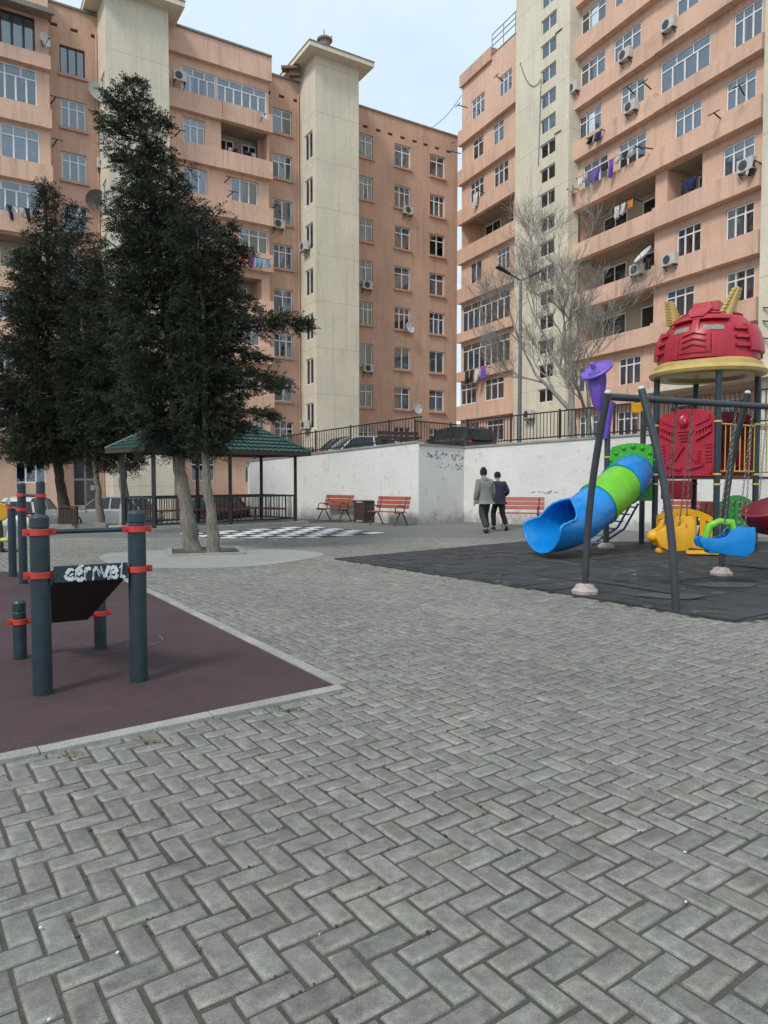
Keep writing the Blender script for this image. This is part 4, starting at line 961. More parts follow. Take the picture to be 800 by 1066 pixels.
# ------------------------------------------------------------------ cars
def car(lb, loc, rz, paint, kind='sedan', L=4.4, Wd=1.72, H=1.45):
    t = thing('parked_car', lb, 'car', loc, 'parked cars', rz, local=True); hw = Wd / 2
    # stations along the length: x, lower z, beltline z, half width scale
    low = [(-.5, .30, .58, .80), (-.485, .24, .72, .90), (-.43, .2, .84 if kind == 'sedan' else .9, .97), (-.3, .18, .92 if kind == 'sedan' else .93, 1), (-.1, .18, .92, 1), (.15, .18, .90, 1), (.3, .18, .86, .99), (.42, .2, .76, .95), (.485, .24, .62, .86), (.5, .3, .52, .76)]
    def loft(sec, m, nm, par, smooth=35):
        b = MB(); n = len(sec[0]); vs = [p for s_ in sec for p in s_]; fs = []
        for i in range(len(sec) - 1):
            for k in range(n): fs.append((i * n + k, i * n + (k + 1) % n, (i + 1) * n + (k + 1) % n, (i + 1) * n + k))
        fs += [tuple(range(n)), tuple(range((len(sec) - 1) * n, len(sec) * n))[::-1]]; b.add(vs, fs); return b.build(nm, m, par, smooth=smooth)
    sc = H / 1.45
    sec = []
    for x, z0, z1, w_ in low:
        x *= L; y = hw * w_; z0 *= sc; z1 *= sc; zm = (z0 + z1) / 2
        sec.append([(x, -y * .9, z0), (x, -y * .98, z0 + .08), (x, -y, zm), (x, -y * .97, z1 - .08), (x, -y * .88, z1), (x, y * .88, z1), (x, y * .97, z1 - .08), (x, y, zm), (x, y * .98, z0 + .08), (x, y * .9, z0)])
    body = loft(sec, paint, 'body', t)
    up = [(-.42, .85), (-.30, 1.36), (-.22, 1.43), (.0, 1.45), (.12, 1.38), (.27, .86)] if kind == 'sedan' else [(-.485, .85), (-.44, 1.3), (-.36, 1.42), (-.1, 1.47), (.08, 1.42), (.24, .88)]
    # greenhouse in glass with painted roof and pillars
    sec = []; 
    for x, z in up:
        f = (z - .85) / .6; y1 = hw * (.90 - .20 * f); zz = z * sc
        sec.append([(x * L, -hw * .9, .84 * sc), (x * L, -y1, zz - .03), (x * L, -y1 + .08, zz), (x * L, y1 - .08, zz), (x * L, y1, zz - .03), (x * L, hw * .9, .84 * sc)])
    loft(sec, m_cglass, 'windows', t, 30)
    b = MB(); r_ = [q for q in up if q[1] > 1.29]
    ys = lambda z: hw * (.90 - .20 * (z - .85) / .6)
    pts = [(x * L, z * sc + .012) for x, z in r_]
    for i in range(len(pts) - 1):
        (x0, z0), (x1, z1) = pts[i], pts[i + 1]; y0, y1 = ys(r_[i][1]) + .012, ys(r_[i + 1][1]) + .012
        b.hexa([(x0, -y0, z0 - .07), (x1, -y1, z1 - .07), (x1, y1, z1 - .07), (x0, y0, z0 - .07), (x0, -y0 + .1, z0), (x1, -y1 + .1, z1), (x1, y1 - .1, z1), (x0, y0 - .1, z0)])
    for s in (-1, 1):
        for (xa, za), (xb, zb) in ((up[0], r_[0]), (up[-1], r_[-1])): b.bar((xa * L, s * hw * .89, .86 * sc), (xb * L, s * (ys(zb) + .0), zb * sc - .03), .07, .05)
        b.bar((-.07 * L, s * hw * .895, .86 * sc), (-.07 * L, s * (ys(1.42) + .01), 1.4 * sc), .07, .04)
    b.build('roof', paint, t)
    for sx in (-.31, .30):
        for s in (-1, 1):
            b = MB(); b.lathe([(.05, -.1), (.29, -.1), (.31, -.06), (.31, .06), (.29, .1), (.05, .1)], 20, (sx * L, s * (hw - .1), .31), (0, 1, 0)); wh = b.build('wheel', m_tyre, t)
            b = MB(); b.lathe([(.02, -.115), (.19, -.113), (.2, -.1), (.2, .1), (.19, .113), (.02, .115)], 14, (sx * L, s * (hw - .1), .31), (0, 1, 0)); b.build('rim', m_rim, wh)
    for s in (-1, 1):
        b = MB(); b.ball((-.478 * L, s * hw * .72, .72 * sc), .07, .17, .10); b.build('tail_light', m_lred, t)
        b = MB(); b.ball((.47 * L, s * hw * .68, .60 * sc), .09, .18, .08); b.build('headlight', m_lwh, t)
        b = MB(); b.ball((.2 * L, s * (hw + .06), .93 * sc), .06, .09, .07, 8, 6); b.build('mirror', paint, t)
    b = MB(); b.box(-.505 * L, -.495 * L, -.26, .26, .46, .57); b.build('number_plate', m_white2, t)
    return t
p_silver = M('silver_paint', (.33, .34, .34), .3, .06, 2, metal=.35, coat=.4); p_white = M('white_car_paint', (.62, .63, .63), .3, .05, 2, coat=.4)
p_dark = M('dark_car_paint', (.02, .022, .028), .25, .1, 2, coat=.5); p_red = M('dark_red_paint', (.10, .012, .015), .3, .1, 2, coat=.4); p_navy = M('navy_car_paint', (.02, .035, .075), .25, .1, 2, coat=.5)
ang = lambda v: math.atan2(v[1], v[0])
c = AT(118, 540, 33); car('silver sedan parked by the entrance behind the left trees', (c.x, c.y, -.72), ang(FL.u) + PI - .75, p_silver)
c = AT(33, 540, 31); car('white car seen from behind beyond the outdoor gym posts', (c.x, c.y, -.72), R(98), p_white, 'hatch', 4.2, 1.75, 1.5)
c = AT(233, 540, 33); car('dark red hatchback seen through the gazebo', (c.x, c.y, -.72), ang(FL.u) + R(40), p_red, 'hatch', 3.9, 1.7, 1.48)
c = AT(474, 455, 33); car('black car on the terrace at the wall corner', (c.x, c.y, 2.4), R(118), p_dark, 'hatch', 4.4, 1.75, 1.5)
c = AT(376, 460, 34); car('dark blue car on the terrace behind the sloping fence', (c.x, c.y, 2.1), R(20), p_navy, 'sedan')
c = AT(390, 460, 30.5); car('white car on the terrace in front of the dark blue one', (c.x, c.y, 1.95), R(25), p_white, 'sedan', 4.3, 1.7, 1.4)
c = AT(418, 456, 27.6); b = MB(); t = thing('park_bench', 'dark wooden bench on the terrace behind the fence', 'bench', (c.x, c.y, 2.6), rz=.5, local=True)
b.box(-.9, .9, -.2, .2, .42, .46); b.build('seat', m_bin, t); b = MB(); b.box(-.9, .9, .2, .24, .5, .62); b.box(-.9, .9, .22, .26, .66, .8); b.build('backrest', m_bin, t)
for s in (-.7, .7): b = MB(); b.box(s - .04, s + .04, -.18, .24, 0, .42); b.build('leg', m_iron, t)

# ------------------------------------------------------------------ street lamp
c = AT(541, 455, 26.5); base = Vector((c.x, c.y, 2.65)); top = AT(541.5, 292, 26.5).z
lp = thing('street_lamp', 'tall grey double-arm street lamp in front of the cream stair tower', 'street lamp', base)
b = MB(); b.tube([base, base + Vector((0, 0, 1.5)), Vector((base.x, base.y, top))], [.085, .075, .05], 10); b.build('pole', m_lamp, lp)
l = AT(518, 277.5, 26.0); r = AT(562, 283, 27.0); tp = Vector((base.x, base.y, top))
for e in (l, r):
    d = (e - tp); m_ = tp + d * .45; b = MB(); b.tube([tp, m_], .035, 6); b.build('arm', m_lamp, lp)
    b = MB(); u_ = d.normalized(); sdv = u_.cross(Vector((0, 0, 1))).normalized(); upv = sdv.cross(u_)
    a_, e_ = m_, e; w0, w1 = .05, .13; b.hexa([a_ - sdv * w0 - upv * .03, a_ + sdv * w0 - upv * .03, e_ + sdv * w1 - upv * .03, e_ - sdv * w1 - upv * .03, a_ - sdv * w0 + upv * .04, a_ + sdv * w0 + upv * .04, e_ + sdv * w1 * .8 + upv * .04, e_ - sdv * w1 * .8 + upv * .04]); b.build('lamp_head', m_black, lp, bevel=.015)

# ------------------------------------------------------------------ trees
def tri_mesh(name, V, tone, mat, parent, origin):
    n = len(V) // 4; me = bpy.data.meshes.new(name); me.vertices.add(len(V)); me.vertices.foreach_set('co', (V - np.array(origin)).ravel())
    idx = np.arange(len(V), dtype=np.int32); me.loops.add(len(V)); me.loops.foreach_set('vertex_index', idx); me.polygons.add(n); me.polygons.foreach_set('loop_start', np.arange(0, len(V), 4, dtype=np.int32)); me.update(calc_edges=True)
    at = me.color_attributes.new('tone', 'FLOAT_COLOR', 'POINT'); at.data.foreach_set('color', tone.ravel()); me.materials.append(mat)
    o = bpy.data.objects.new(name, me); COL.objects.link(o); o.parent = parent; o['_o'] = tuple(origin); return o
def conifer(lb, base, D, rows, trunk, dens, blade, seed, cr=.28, limbs=(), bark=None, flat=1.0, r0=.14, white=None, gap=.32):
    g = np.random.default_rng(seed); base = Vector(base); t = thing('cypress_tree', lb, 'tree', base, 'dark conifers on the left')
    # trunk
    P = [AT(x, y, D + (dd if False else 0)) for x, y in trunk]; P[0] = base - Vector((0, 0, .05)); b = MB(); n = len(P)
    rs = [r0 * (1.25 if i == 0 else 1) * (1 - .85 * (i / (n - 1)) ** 1.2) for i in range(n)]
    fine = []; fr = []
    for i in range(n - 1):
        for k in range(6): 
            f = k / 6; fine.append(P[i].lerp(P[i + 1], f) + Vector((g.normal(0, .012), g.normal(0, .012), 0))); fr.append((rs[i] * (1 - f) + rs[i + 1] * f) * g.uniform(.93, 1.08))
    fine.append(P[-1]); fr.append(rs[-1]); b.tube(fine, fr, 12); b.build('trunk', bark or m_bark, t, smooth=60)
    if white:
        zc = base.z + white; ww = [(p, q) for p, q in zip(fine, fr) if p.z < zc]; bb = MB(); bb.tube([p for p, _ in ww], [q + .006 for _, q in ww], 12); bb.build('whitewash', m_barkw, t, smooth=60)
    # crown clumps
    rows = sorted(rows, key=lambda r: r[0]); ys = np.array([r[0] for r in rows], float); xl = np.array([r[1] for r in rows], float); xr = np.array([r[2] for r in rows], float)
    tz = np.array([p.z for p in fine]); tx = np.array([p.x for p in fine]); ty = np.array([p.y for p in fine]); o_ = np.argsort(tz); tz, tx, ty = tz[o_], tx[o_], ty[o_]
    zs = np.array([AT(400, y, D).z for y in ys]); XL = np.array([AT(x, y, D).x for x, y in zip(xl, ys)]); XR_ = np.array([AT(x, y, D).x for x, y in zip(xr, ys)]); q = np.argsort(zs); zs, XL, XR_ = zs[q], XL[q], XR_[q]
    Hh = zs[-1] - zs[0]; nbough = int(Hh * dens); cl = []; bough_ax = []
    for q in range(nbough):
        fz_ = (q + g.random()) / nbough; z_ = zs[0] + Hh * (1 - (1 - fz_) ** .95); a_ = q * 2.399963 + g.normal(0, .35)
        xl_, xr_ = np.interp(z_, zs, XL), np.interp(z_, zs, XR_); tx_, ty_ = np.interp(z_, tz, tx), np.interp(z_, tz, ty)
        ca_ = math.cos(a_); Rx = (xr_ - tx_) if ca_ > 0 else (tx_ - xl_); Rx = max(Rx, .10); Ry = min(.5 * (xr_ - xl_), 2.3) * flat
        Lb = math.hypot(Rx * ca_, Ry * math.sin(a_)) * g.choice([.62, .8, .92, 1.0, 1.08], p=[.14, .2, .26, .26, .14]); Lb = max(Lb, .12)
        dx, dy = Rx * ca_, Ry * math.sin(a_); nn_ = math.hypot(dx, dy) + 1e-6; dx, dy = dx / nn_, dy / nn_
        rise = g.uniform(-.12, .30); zstart = z_ - Lb * .12; path = []
        for k in range(7): f_ = k / 6; path.append(Vector((tx_ + dx * Lb * f_, ty_ + dy * Lb * f_, zstart + Lb * (rise * f_ + .22 * f_ * f_ - .10 * math.sin(PI * f_)))))
        bough_ax.append((path, Lb)); n_ = max(2, int(Lb / (cr * .40)))
        for k in range(n_):
            f_ = (k + .6 * g.random() + .2) / n_
            if f_ < .12 and Lb > .6: continue
            i0 = min(5, int(f_ * 6)); c_ = path[i0].lerp(path[i0 + 1], f_ * 6 - i0); wdt = cr * (.75 * math.sin(PI * min(1, f_ * .85 + .12)) + .12) * min(1, Lb)
            for _ in range(2 if Lb > .8 and f_ < .8 else 1):
                o_ = g.normal(0, 1) * wdt; cl.append((c_.x - dy * o_, c_.y + dx * o_, c_.z + g.normal(0, .05) - abs(o_) * .12, dx, dy, 1.0 - .35 * f_))
    cl = np.array(cl); cx, cy, cz = cl[:, 0], cl[:, 1], cl[:, 2]; bdx, bdy, bsc = cl[:, 3], cl[:, 4], cl[:, 5]; nc = len(cx)
    if limbs:
        ex = []
        for (x0, y0, x1, y1, dy, cnt) in limbs:
            p, q_ = AT(x0, y0, D), AT(x1, y1, D + dy)
            for i in range(cnt):
                f = g.uniform(.0, 1); s_ = .16 * (1.25 - f); c_ = p.lerp(q_, f); ex.append((c_.x + g.normal(0, s_), c_.y + g.normal(0, s_), c_.z + g.normal(0, s_ * .7) - .06 * f))
        ex = np.array(ex); ne = len(ex); bdx = np.concatenate([bdx, np.full(ne, .8)]); bdy = np.concatenate([bdy, np.zeros(ne)]); bsc = np.concatenate([bsc, np.full(ne, .7)]); cx = np.concatenate([cx, ex[:, 0]]); cy = np.concatenate([cy, ex[:, 1]]); cz = np.concatenate([cz, ex[:, 2]]); nc = len(cx)
    nb = blade[2]; tcx = np.interp(cz, tz, tx)
    outv = np.stack([bdx, bdy, np.zeros(nc)], 1); outv /= (np.linalg.norm(outv, axis=1, keepdims=True) + 1e-4)
    C = np.stack([cx, cy, cz], 1); K = 7; per = nb // K; sc_ = cr / .25
    nrm_ = lambda q: q / (np.linalg.norm(q, axis=-1, keepdims=True) + 1e-6)
    rv = nrm_(g.normal(0, 1, (nc, K, 3)))
    rv[:, :, 2] *= .6; sax = nrm_(outv[:, None, :] * .8 + rv * .8 + np.array([0, 0, .16]))
    st = C[:, None, :] + rv * cr * .35 * g.random((nc, K, 1)) * np.array([1, 1, .5])
    SL = .30 * sc_ * bsc[:, None, None, None] * g.uniform(.6, 1.25, (nc, K, 1, 1))
    f = g.random((nc, K, per, 1)) ** .9
    pr = g.normal(0, 1, (nc, K, per, 3)); pr -= (pr * sax[:, :, None, :]).sum(-1, keepdims=True) * sax[:, :, None, :]; pr = nrm_(pr)
    pos = st[:, :, None, :] + sax[:, :, None, :] * SL * f + pr * .035 * sc_ * (1.1 - f) * g.random((nc, K, per, 1)) - np.array([0, 0, .05]) * sc_ * f * f
    ax = nrm_(sax[:, :, None, :] * .8 + pr * (.85 - .4 * f) + np.array([0, 0, .15])); sd_ = nrm_(np.cross(ax, g.normal(0, 1, ax.shape)))
    ln = blade[0] * g.uniform(.6, 1.25, f.shape) * (1.15 - .45 * f); wd = blade[1] * g.uniform(.7, 1.2, f.shape)
    V = np.stack([pos, pos + ax * ln * .4 + sd_ * wd, pos + ax * ln, pos + ax * ln * .4 - sd_ * wd], 3).reshape(-1, 3)
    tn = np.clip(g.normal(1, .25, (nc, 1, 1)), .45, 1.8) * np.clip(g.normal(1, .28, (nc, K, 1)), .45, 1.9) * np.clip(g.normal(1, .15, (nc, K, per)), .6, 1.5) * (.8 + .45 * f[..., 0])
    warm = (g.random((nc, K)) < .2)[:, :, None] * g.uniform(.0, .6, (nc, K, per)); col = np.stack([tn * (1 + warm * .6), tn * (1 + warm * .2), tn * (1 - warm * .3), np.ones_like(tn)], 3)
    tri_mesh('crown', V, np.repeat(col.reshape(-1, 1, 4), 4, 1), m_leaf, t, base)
    # limbs
    b = MB()
    for path, Lb in bough_ax:
        if Lb > .5: b.tube(path, [max(.006, .012 + .012 * Lb) * (1 - .8 * k / 6) for k in range(7)], 5, False)
    for (x0, y0, x1, y1, dy, cnt) in limbs: b.tube([AT(x0, y0, D), AT(x0, y0, D).lerp(AT(x1, y1, D + dy), .5), AT(x1, y1, D + dy)], [.05, .03, .01], 6, False)
    b.build('branches', m_barkd, t)
D1 = T1b.y; D2 = T2b.y
conifer('tallest dark cypress with leaning grey trunk, left one of the pair in the tree pit', T1b, D1,
    [(84, 134, 144), (92, 122, 150), (100, 108, 154), (108, 118, 156), (118, 126, 164), (128, 118, 168), (140, 108, 172), (152, 112, 176), (163, 116, 178), (172, 126, 178), (184, 122, 182), (195, 118, 196), (215, 112, 214), (240, 112, 218), (265, 112, 222), (290, 116, 226), (320, 118, 232), (350, 116, 236), (380, 118, 240), (410, 124, 238), (440, 130, 226), (462, 150, 215), (476, 165, 206)],
    [(201, 573), (194, 530), (188, 490), (184, 440), (178, 360), (168, 280), (154, 180), (142, 110), (139, 92)], 25, (.060, .0085, 182), 3, .30, r0=.155, gap=.62,
    limbs=((150, 175, 110, 160, -.3, 12), (150, 130, 108, 100, -.1, 14), (150, 130, 172, 128, .2, 8), (150, 190, 112, 215, .3, 10), (170, 300, 118, 300, -.4, 10), (165, 440, 140, 470, -.2, 10)))
conifer('broad dark cypress with a long bough reaching right, right one in the tree pit', T2b, D2,
    [(218, 188, 212), (232, 182, 236), (248, 178, 250), (265, 176, 254), (285, 182, 248), (305, 182, 252), (325, 186, 258), (345, 186, 250), (365, 186, 250), (385, 188, 256), (405, 190, 258), (425, 190, 256), (445, 194, 250), (462, 200, 236), (474, 205, 228)],
    [(223, 577), (221, 540), (216, 505), (214, 470), (214, 400), (212, 320), (204, 235)], 28, (.060, .0085, 182), 5, .29, r0=.12, gap=.6,
    limbs=((225, 332, 318, 333, -.3, 34), (225, 345, 288, 338, .2, 26), (225, 385, 292, 395, .2, 26), (220, 405, 300, 400, -.3, 22), (225, 425, 284, 432, 0, 20), (225, 360, 276, 372, .1, 20), (225, 250, 256, 262, 0, 10), (225, 300, 262, 318, .2, 14), (210, 440, 262, 446, 0, 14), (205, 455, 230, 466, 0, 10)))
c = AT(68, 533, 25.5); c.z = 0
conifer('dark cypress at the far left with dark curving trunk behind the bin', c, 25.5,
    [(192, 47, 50), (205, 43, 57), (222, 40, 60), (240, 32, 62), (258, 18, 68), (278, 16, 74), (300, 16, 84), (325, 6, 92), (350, 4, 100), (375, -6, 105), (400, -22, 110), (430, -28, 110), (450, -28, 104), (465, -20, 92), (478, 10, 76)],
    [(68, 540), (66, 520), (61, 490), (56, 440), (52, 340), (49, 250), (48, 198)], 17, (.085, .0135, 154), 8, .44, bark=m_barkd, r0=.2, gap=.3, limbs=((50, 300, 12, 290, 0, 12), (50, 330, 5, 320, 0, 10), (45, 470, 5, 478, 0, 12)))
c = G(105, 546)
conifer('thin twin stemmed cypress between the bin and the silver car', c, c.y,
    [(216, 75, 81), (228, 70, 86), (240, 66, 92), (256, 64, 104), (275, 66, 116), (300, 70, 112), (330, 68, 116), (360, 62, 124), (390, 60, 130), (420, 60, 138), (445, 66, 140), (470, 84, 132), (490, 94, 116)],
    [(105, 546), (103, 520), (100, 490), (94, 430), (86, 330), (79, 225)], 15, (.08, .013, 154), 13, .38, bark=m_bark, r0=.12, gap=.55)
c = G(131, 547)
conifer('cypress with whitewashed trunk left of the gazebo post', c, c.y,
    [(262, 96, 116), (280, 94, 128), (310, 92, 138), (340, 92, 146), (370, 92, 154), (400, 92, 162), (430, 92, 164), (455, 98, 160), (478, 112, 150), (488, 120, 145)],
    [(131, 547), (130, 520), (128, 490), (124, 420), (112, 300), (106, 268)], 17, (.08, .013, 154), 17, .40, bark=m_bark, r0=.16, white=.75, gap=.35)
# bare tree on the terrace
def bare_tree(lb, base, seed, H, spread, name='bare_tree', depth=6, lean=(0, 0)):
    g = random.Random(seed); t = thing(name, lb, 'tree', base, 'bare trees on the terrace'); tr = MB(); br = MB()
    def grow(p, d, l, r, lv):
        n = 4; pts = [p]; rs = [r]; q = p.copy(); dd = d.copy()
        for i in range(n):
            dd = (dd + Vector((g.gauss(0, .12), g.gauss(0, .12), g.gauss(0.02, .08)))).normalized(); q = q + dd * l / n; pts.append(q.copy()); rs.append(max(.005, r * (1 - .42 * (i + 1) / n)))
        (tr if lv <= 1 else br).tube(pts, rs, 8 if lv < 2 else (5 if lv < 4 else 3), False)
        if lv >= depth: return
        for k in range(3 if lv < 4 else 4):
            f = g.uniform(.45, 1.0) if k else 1.0; i = min(n, max(1, int(f * n))); s = pts[i]
            a = g.uniform(0, 2 * PI); tilt = g.uniform(.35, .95) * spread if k else g.uniform(.1, .35)
            ax = dd.cross(Vector((math.cos(a), math.sin(a), .3))).normalized(); nd = (Matrix.Rotation(tilt, 3, ax) @ dd); nd.z += .12; nd.normalize()
            grow(s, nd, l * g.uniform(.62, .84), rs[i] * (.72 if k else .85), lv + 1)
    grow(Vector(base), Vector((lean[0], lean[1], 1)).normalized(), H * .24, H * .0125, 0)
    tr.build('trunk', m_twig, t, smooth=60); br.build('branches', m_twig, t)
c = AT(597, 455, 28.5); bare_tree('large bare tree with tangled grey branches behind the terrace fence', (c.x, c.y, 2.6), 21, 14.2, .80, depth=7, lean=(-.05, 0))
c = AT(612, 455, 25.5); bare_tree('smaller bare tree with a thick pale bough right of the large one', (c.x, c.y, 2.7), 5, 8.0, 1.0, depth=6, lean=(.3, 0))

# ------------------------------------------------------------------ outdoor gym (near left)
def postm(b, p, h, r): 
    b.lathe([(r, 0), (r, h - .1), (r * .93, h - .095), (r * .93, h - .088), (r * 1.0, h - .083), (r * 1.0, h - .02), (r * .8, h - .004), (r * .3, h + .004), (.001, h + .005)], 24, p)
def clamp(p, r, dirv, par, h=.045):
    """two half shells with bolted ears"""
    b = MB(); b.lathe([(r + .002, -h / 2), (r + .010, -h / 2 + .003), (r + .010, h / 2 - .003), (r + .002, h / 2)], 24, p); d = Vector(dirv).normalized(); sd_ = Vector((-d.y, d.x, 0))
    for s in (-1, 1):
        c_ = Vector(p) + d * s * (r + .022)
        b.hexa([c_ + d * i * .018 + sd_ * j * .022 + Vector((0, 0, k * h / 2)) for k in (-1, 1) for i, j in ((-1, -1), (1, -1), (1, 1), (-1, 1))])
        for q in (-1, 1): b.lathe([(.008, 0), (.008, .012), (.004, .014)], 8, c_ + sd_ * q * .022 + d * .004, sd_ * q)
    return b.build('clamp', m_red, par, smooth=30)
A1, A2 = G(45, 724), G(145, 710); A3, A4 = G(21.5, 687), G(105, 676)
A3 = A3; gy = thing('sit_up_bench', 'sloping sit up bench held by four dark blue gym posts with red clamps', 'gym equipment', A1)
RT = .064
hts = [AT(45, 536, A1.y).z, AT(145, 531.5, A2.y).z, AT(21.5, 625, A3.y).z, AT(105, 612, A4.y).z]
hts[3] = hts[2]
for p, h_ in zip((A1, A2, A3, A4), hts):
    b = MB(); postm(b, p, h_, RT if h_ > 1 else .052); b.build('post', m_post, gy, smooth=30)
av = (A2 - A1).normalized()
zb = AT(45, 554, A1.y).z; zc = AT(45, 598.5, A1.y).z; zd = AT(21, 647, A3.y).z
for p in (A1, A2): clamp(p + Vector((0, 0, zb)), RT, av, gy); clamp(p + Vector((0, 0, zc)), RT, av, gy)
for p in (A3, A4): clamp(p + Vector((0, 0, zd)), .052, av, gy)
b = MB(); b.tube([A1 + av * .07 + Vector((0, 0, zb)), A2 - av * .07 + Vector((0, 0, zb))], .017, 12); b.build('crossbar', m_post, gy, smooth=True)
# board: near top edge between tall posts, far low edge between short posts
nt_ = A1.lerp(A2, .5) + Vector((0, 0, zc)); nl = A3.lerp(A4, .5) + Vector((0, 0, zd)); sl_ = (nl - nt_); sdn = Vector((sl_.x, sl_.y, 0)).normalized()
wv = av; wN = .245; wF = .215
tA, tB = nt_ - wv * wN - sdn * .03, nt_ + wv * wN - sdn * .03; lA, lB = nl - wv * wF, nl + wv * wF
th = Vector((0, 0, .045))
b = MB(); b.hexa([lA - th, lB - th, tB - th, tA - th, lA + th, lB + th, tB + th, tA + th]); b.build('board', M('dark_plank', (.022, .014, .014), .6, .3, 9), gy, bevel=.008)
up_ = Vector((0, 0, .058)); fo = -sdn * .02
b = MB(); b.hexa([tA + fo - up_, tB + fo - up_, tB + fo * .1 - up_, tA + fo * .1 - up_, tA + fo + up_, tB + fo + up_, tB + fo * .1 + up_, tA + fo * .1 + up_]); fas = b.build('end_plate', m_post, gy, bevel=.004)
# sprayed letters on the end plate
LET = {'C': [[(.9, .85), (.5, 1), (.1, .6), (.1, .3), (.5, 0), (.95, .2)]], 'e': [[(.1, .5), (.9, .6), (.6, 1), (.1, .7), (.1, .2), (.6, 0), (1, .2)]], 'r': [[(.15, 0), (.2, .9)], [(.2, .6), (.5, .95), (.9, .85)]], 'n': [[(.1, 0), (.15, .9)], [(.15, .7), (.6, .95), (.85, .1)]], 'v': [[(.0, .95), (.45, .05), (.95, 1)]], 'l': [[(.4, 0), (.6, 1.25)], [(.3, .1), (.9, 0)]]}
b = MB(); sN = fo - sdn * .006; wid = (tB - tA)
for i, ch in enumerate('Cernvel'):
    for st in LET[ch]:
        Q = [tA + sN + wid * (.15 + (i + x * .95) * .118) + Vector((rnd.gauss(0, .002), 0, -.046 + z * .088 + rnd.gauss(0, .004))) for x, z in st]
        for k in range(len(Q) - 1): b.bar(Q[k], Q[k + 1], .003, rnd.uniform(.016, .026))
for _ in range(9): x = rnd.uniform(.2, .95); q = tA + sN + wid * x; b.bar(q + Vector((0, 0, -.03)), q + Vector((0, 0, -.03 - rnd.uniform(.01, .028))), .003, .006)
for _ in range(6):
    x = rnd.uniform(.12, .9); q = tA + sN + wid * x + Vector((0, 0, rnd.uniform(-.04, .05))); b.bar(q, q + wid * rnd.uniform(.02, .09) + Vector((0, 0, rnd.uniform(-.04, .04))), .003, rnd.uniform(.006, .02))
b.build('graffiti', m_graf, fas)
# chalk arc on the rubber
b = MB(); pr = None
for k in range(22):
    a_ = -1.6 + k * .1; c_ = G(60, 668, .0165); p = c_ + Vector((.85 * math.cos(a_) + .1, .55 * math.sin(a_) + .0, 0)); 
    if pr is not None and k % 7 != 3: b.bar(pr, p, .012, .002)
    pr = p
struct(b.build('chalk_line', M('faint_chalk', (.12, .10, .10), .9)))
# push-up / dip bars further back
g2 = thing('dip_bars', 'stepped dip bars on three slate posts behind the sit up bench', 'gym equipment', G(24.5, 607))
q1, q2 = G(13.8, 601), G(24.8, 608.5); q3 = AT(43.5, 560, q2.y - .35); q3.z = 0
for p, yt in ((q1, 524.5), (q2, 502.5), (q3, 500.5)):
    b = MB(); postm(b, p, AT(20, yt, p.y).z, .058); b.build('post', m_post, g2, smooth=30)
for p, q, yy in ((q2, q3, 515.5), (q1, q2, 530.5)):
    z = AT(20, yy, q2.y).z; d_ = (q - p).normalized(); b = MB(); b.tube([p + d_ * .05 + Vector((0, 0, z)), q - d_ * .05 + Vector((0, 0, z))], .02, 8); b.build('crossbar', m_post, g2)
    for s in (p, q): clamp(s + Vector((0, 0, z)), .058, d_, g2)
# rider machine with yellow disc at the very edge
c = G(6, 590); rm = thing('exercise_machine', 'exercise machine with yellow disc and white frame at the left edge', 'gym equipment', G(2, 575)); o = Vector(rm.location)
b = MB(); e = AT(-1, 533, o.y); b.lathe([(.02, -.05), (.17, -.05), (.2, -.02), (.2, .02), (.17, .05), (.02, .05)], 22, e, (.55, -.8, 0)); b.build('disc', m_yel, rm, smooth=True)
b = MB(); b.tube([o, o + Vector((0, 0, .5)), e], .04, 8); b.tube([o + Vector((-.3, 0, .03)), o + Vector((.35, .1, .03))], .04, 8); b.build('frame', m_black, rm)
b = MB(); b.tube([e + Vector((.02, .1, 0)), AT(9, 519, o.y), AT(12, 540, o.y), AT(8, 560, o.y)], .03, 8); b.build('handle', m_white2, rm)
b = MB(); q = AT(5, 562, o.y); b.ball(q, .12, .08, .05); b.build('pedal', M('lime_plastic', (.4, .45, .1), .5), rm)

# ------------------------------------------------------------------ playground
S1, S2 = G(609, 619), G(704, 637); S3 = G(751, 600); off = S3 - S1; S4 = S2 + off
sw = thing('playground_swing', 'charcoal swing frame with curved legs and long top beam on the right', 'swing', S1)
HB = 2.6
tA_, tB_ = AT(633, 409, (S1.y * .7 + S2.y * .3)), AT(668, 405, (S1.y * .3 + S2.y * .7)); 
def leg(p, q, foot=True, bul=.1, cap=True):
    m1 = p.lerp(q, .5); outd = Vector((p.x - q.x, p.y - q.y, 0)); outd = outd.normalized() if outd.length > .01 else Vector(); b = MB()
    pts = [p.lerp(q, f) + outd * bul * math.sin(PI * f) for f in [k / 10 for k in range(11)]]; b.tube(pts, .045, 14); lg = b.build('leg', m_postc, sw, smooth=40)
    if cap: b = MB(); b.ball(q + Vector((0, 0, .0)), .046, .046, .04); b.build('cap', m_white2, lg, smooth=True)
    if foot: b = MB(); n=8; b.lathe([(.17, .015), (.175, .06), (.15, .085), (.14, .09), (.12, .13), (.06, .15), (.02, .15)], 8, p); b.build('foot', m_foot, lg, smooth=25)
leg(S1, tA_); leg(S2, tB_, False)
tC, tD = tA_ + off * 1.0, tB_ + off * 1.0; tC = AT(778.5, 409, S3.y * .75 + S4.y * .25)
leg(S3, tC); leg(S4, tC + Vector((.35, -.45, 0)), False)
b = MB(); bmA = AT(634, 413, tA_.y - .02); bmE = AT(779, 422, tC.y - .1); bdir = (bmE - bmA); b.tube([bmA, bmA + bdir * .3, bmE, bmE + bdir * .35], .046, 14); b.build('beam', m_postc, sw, smooth=True)
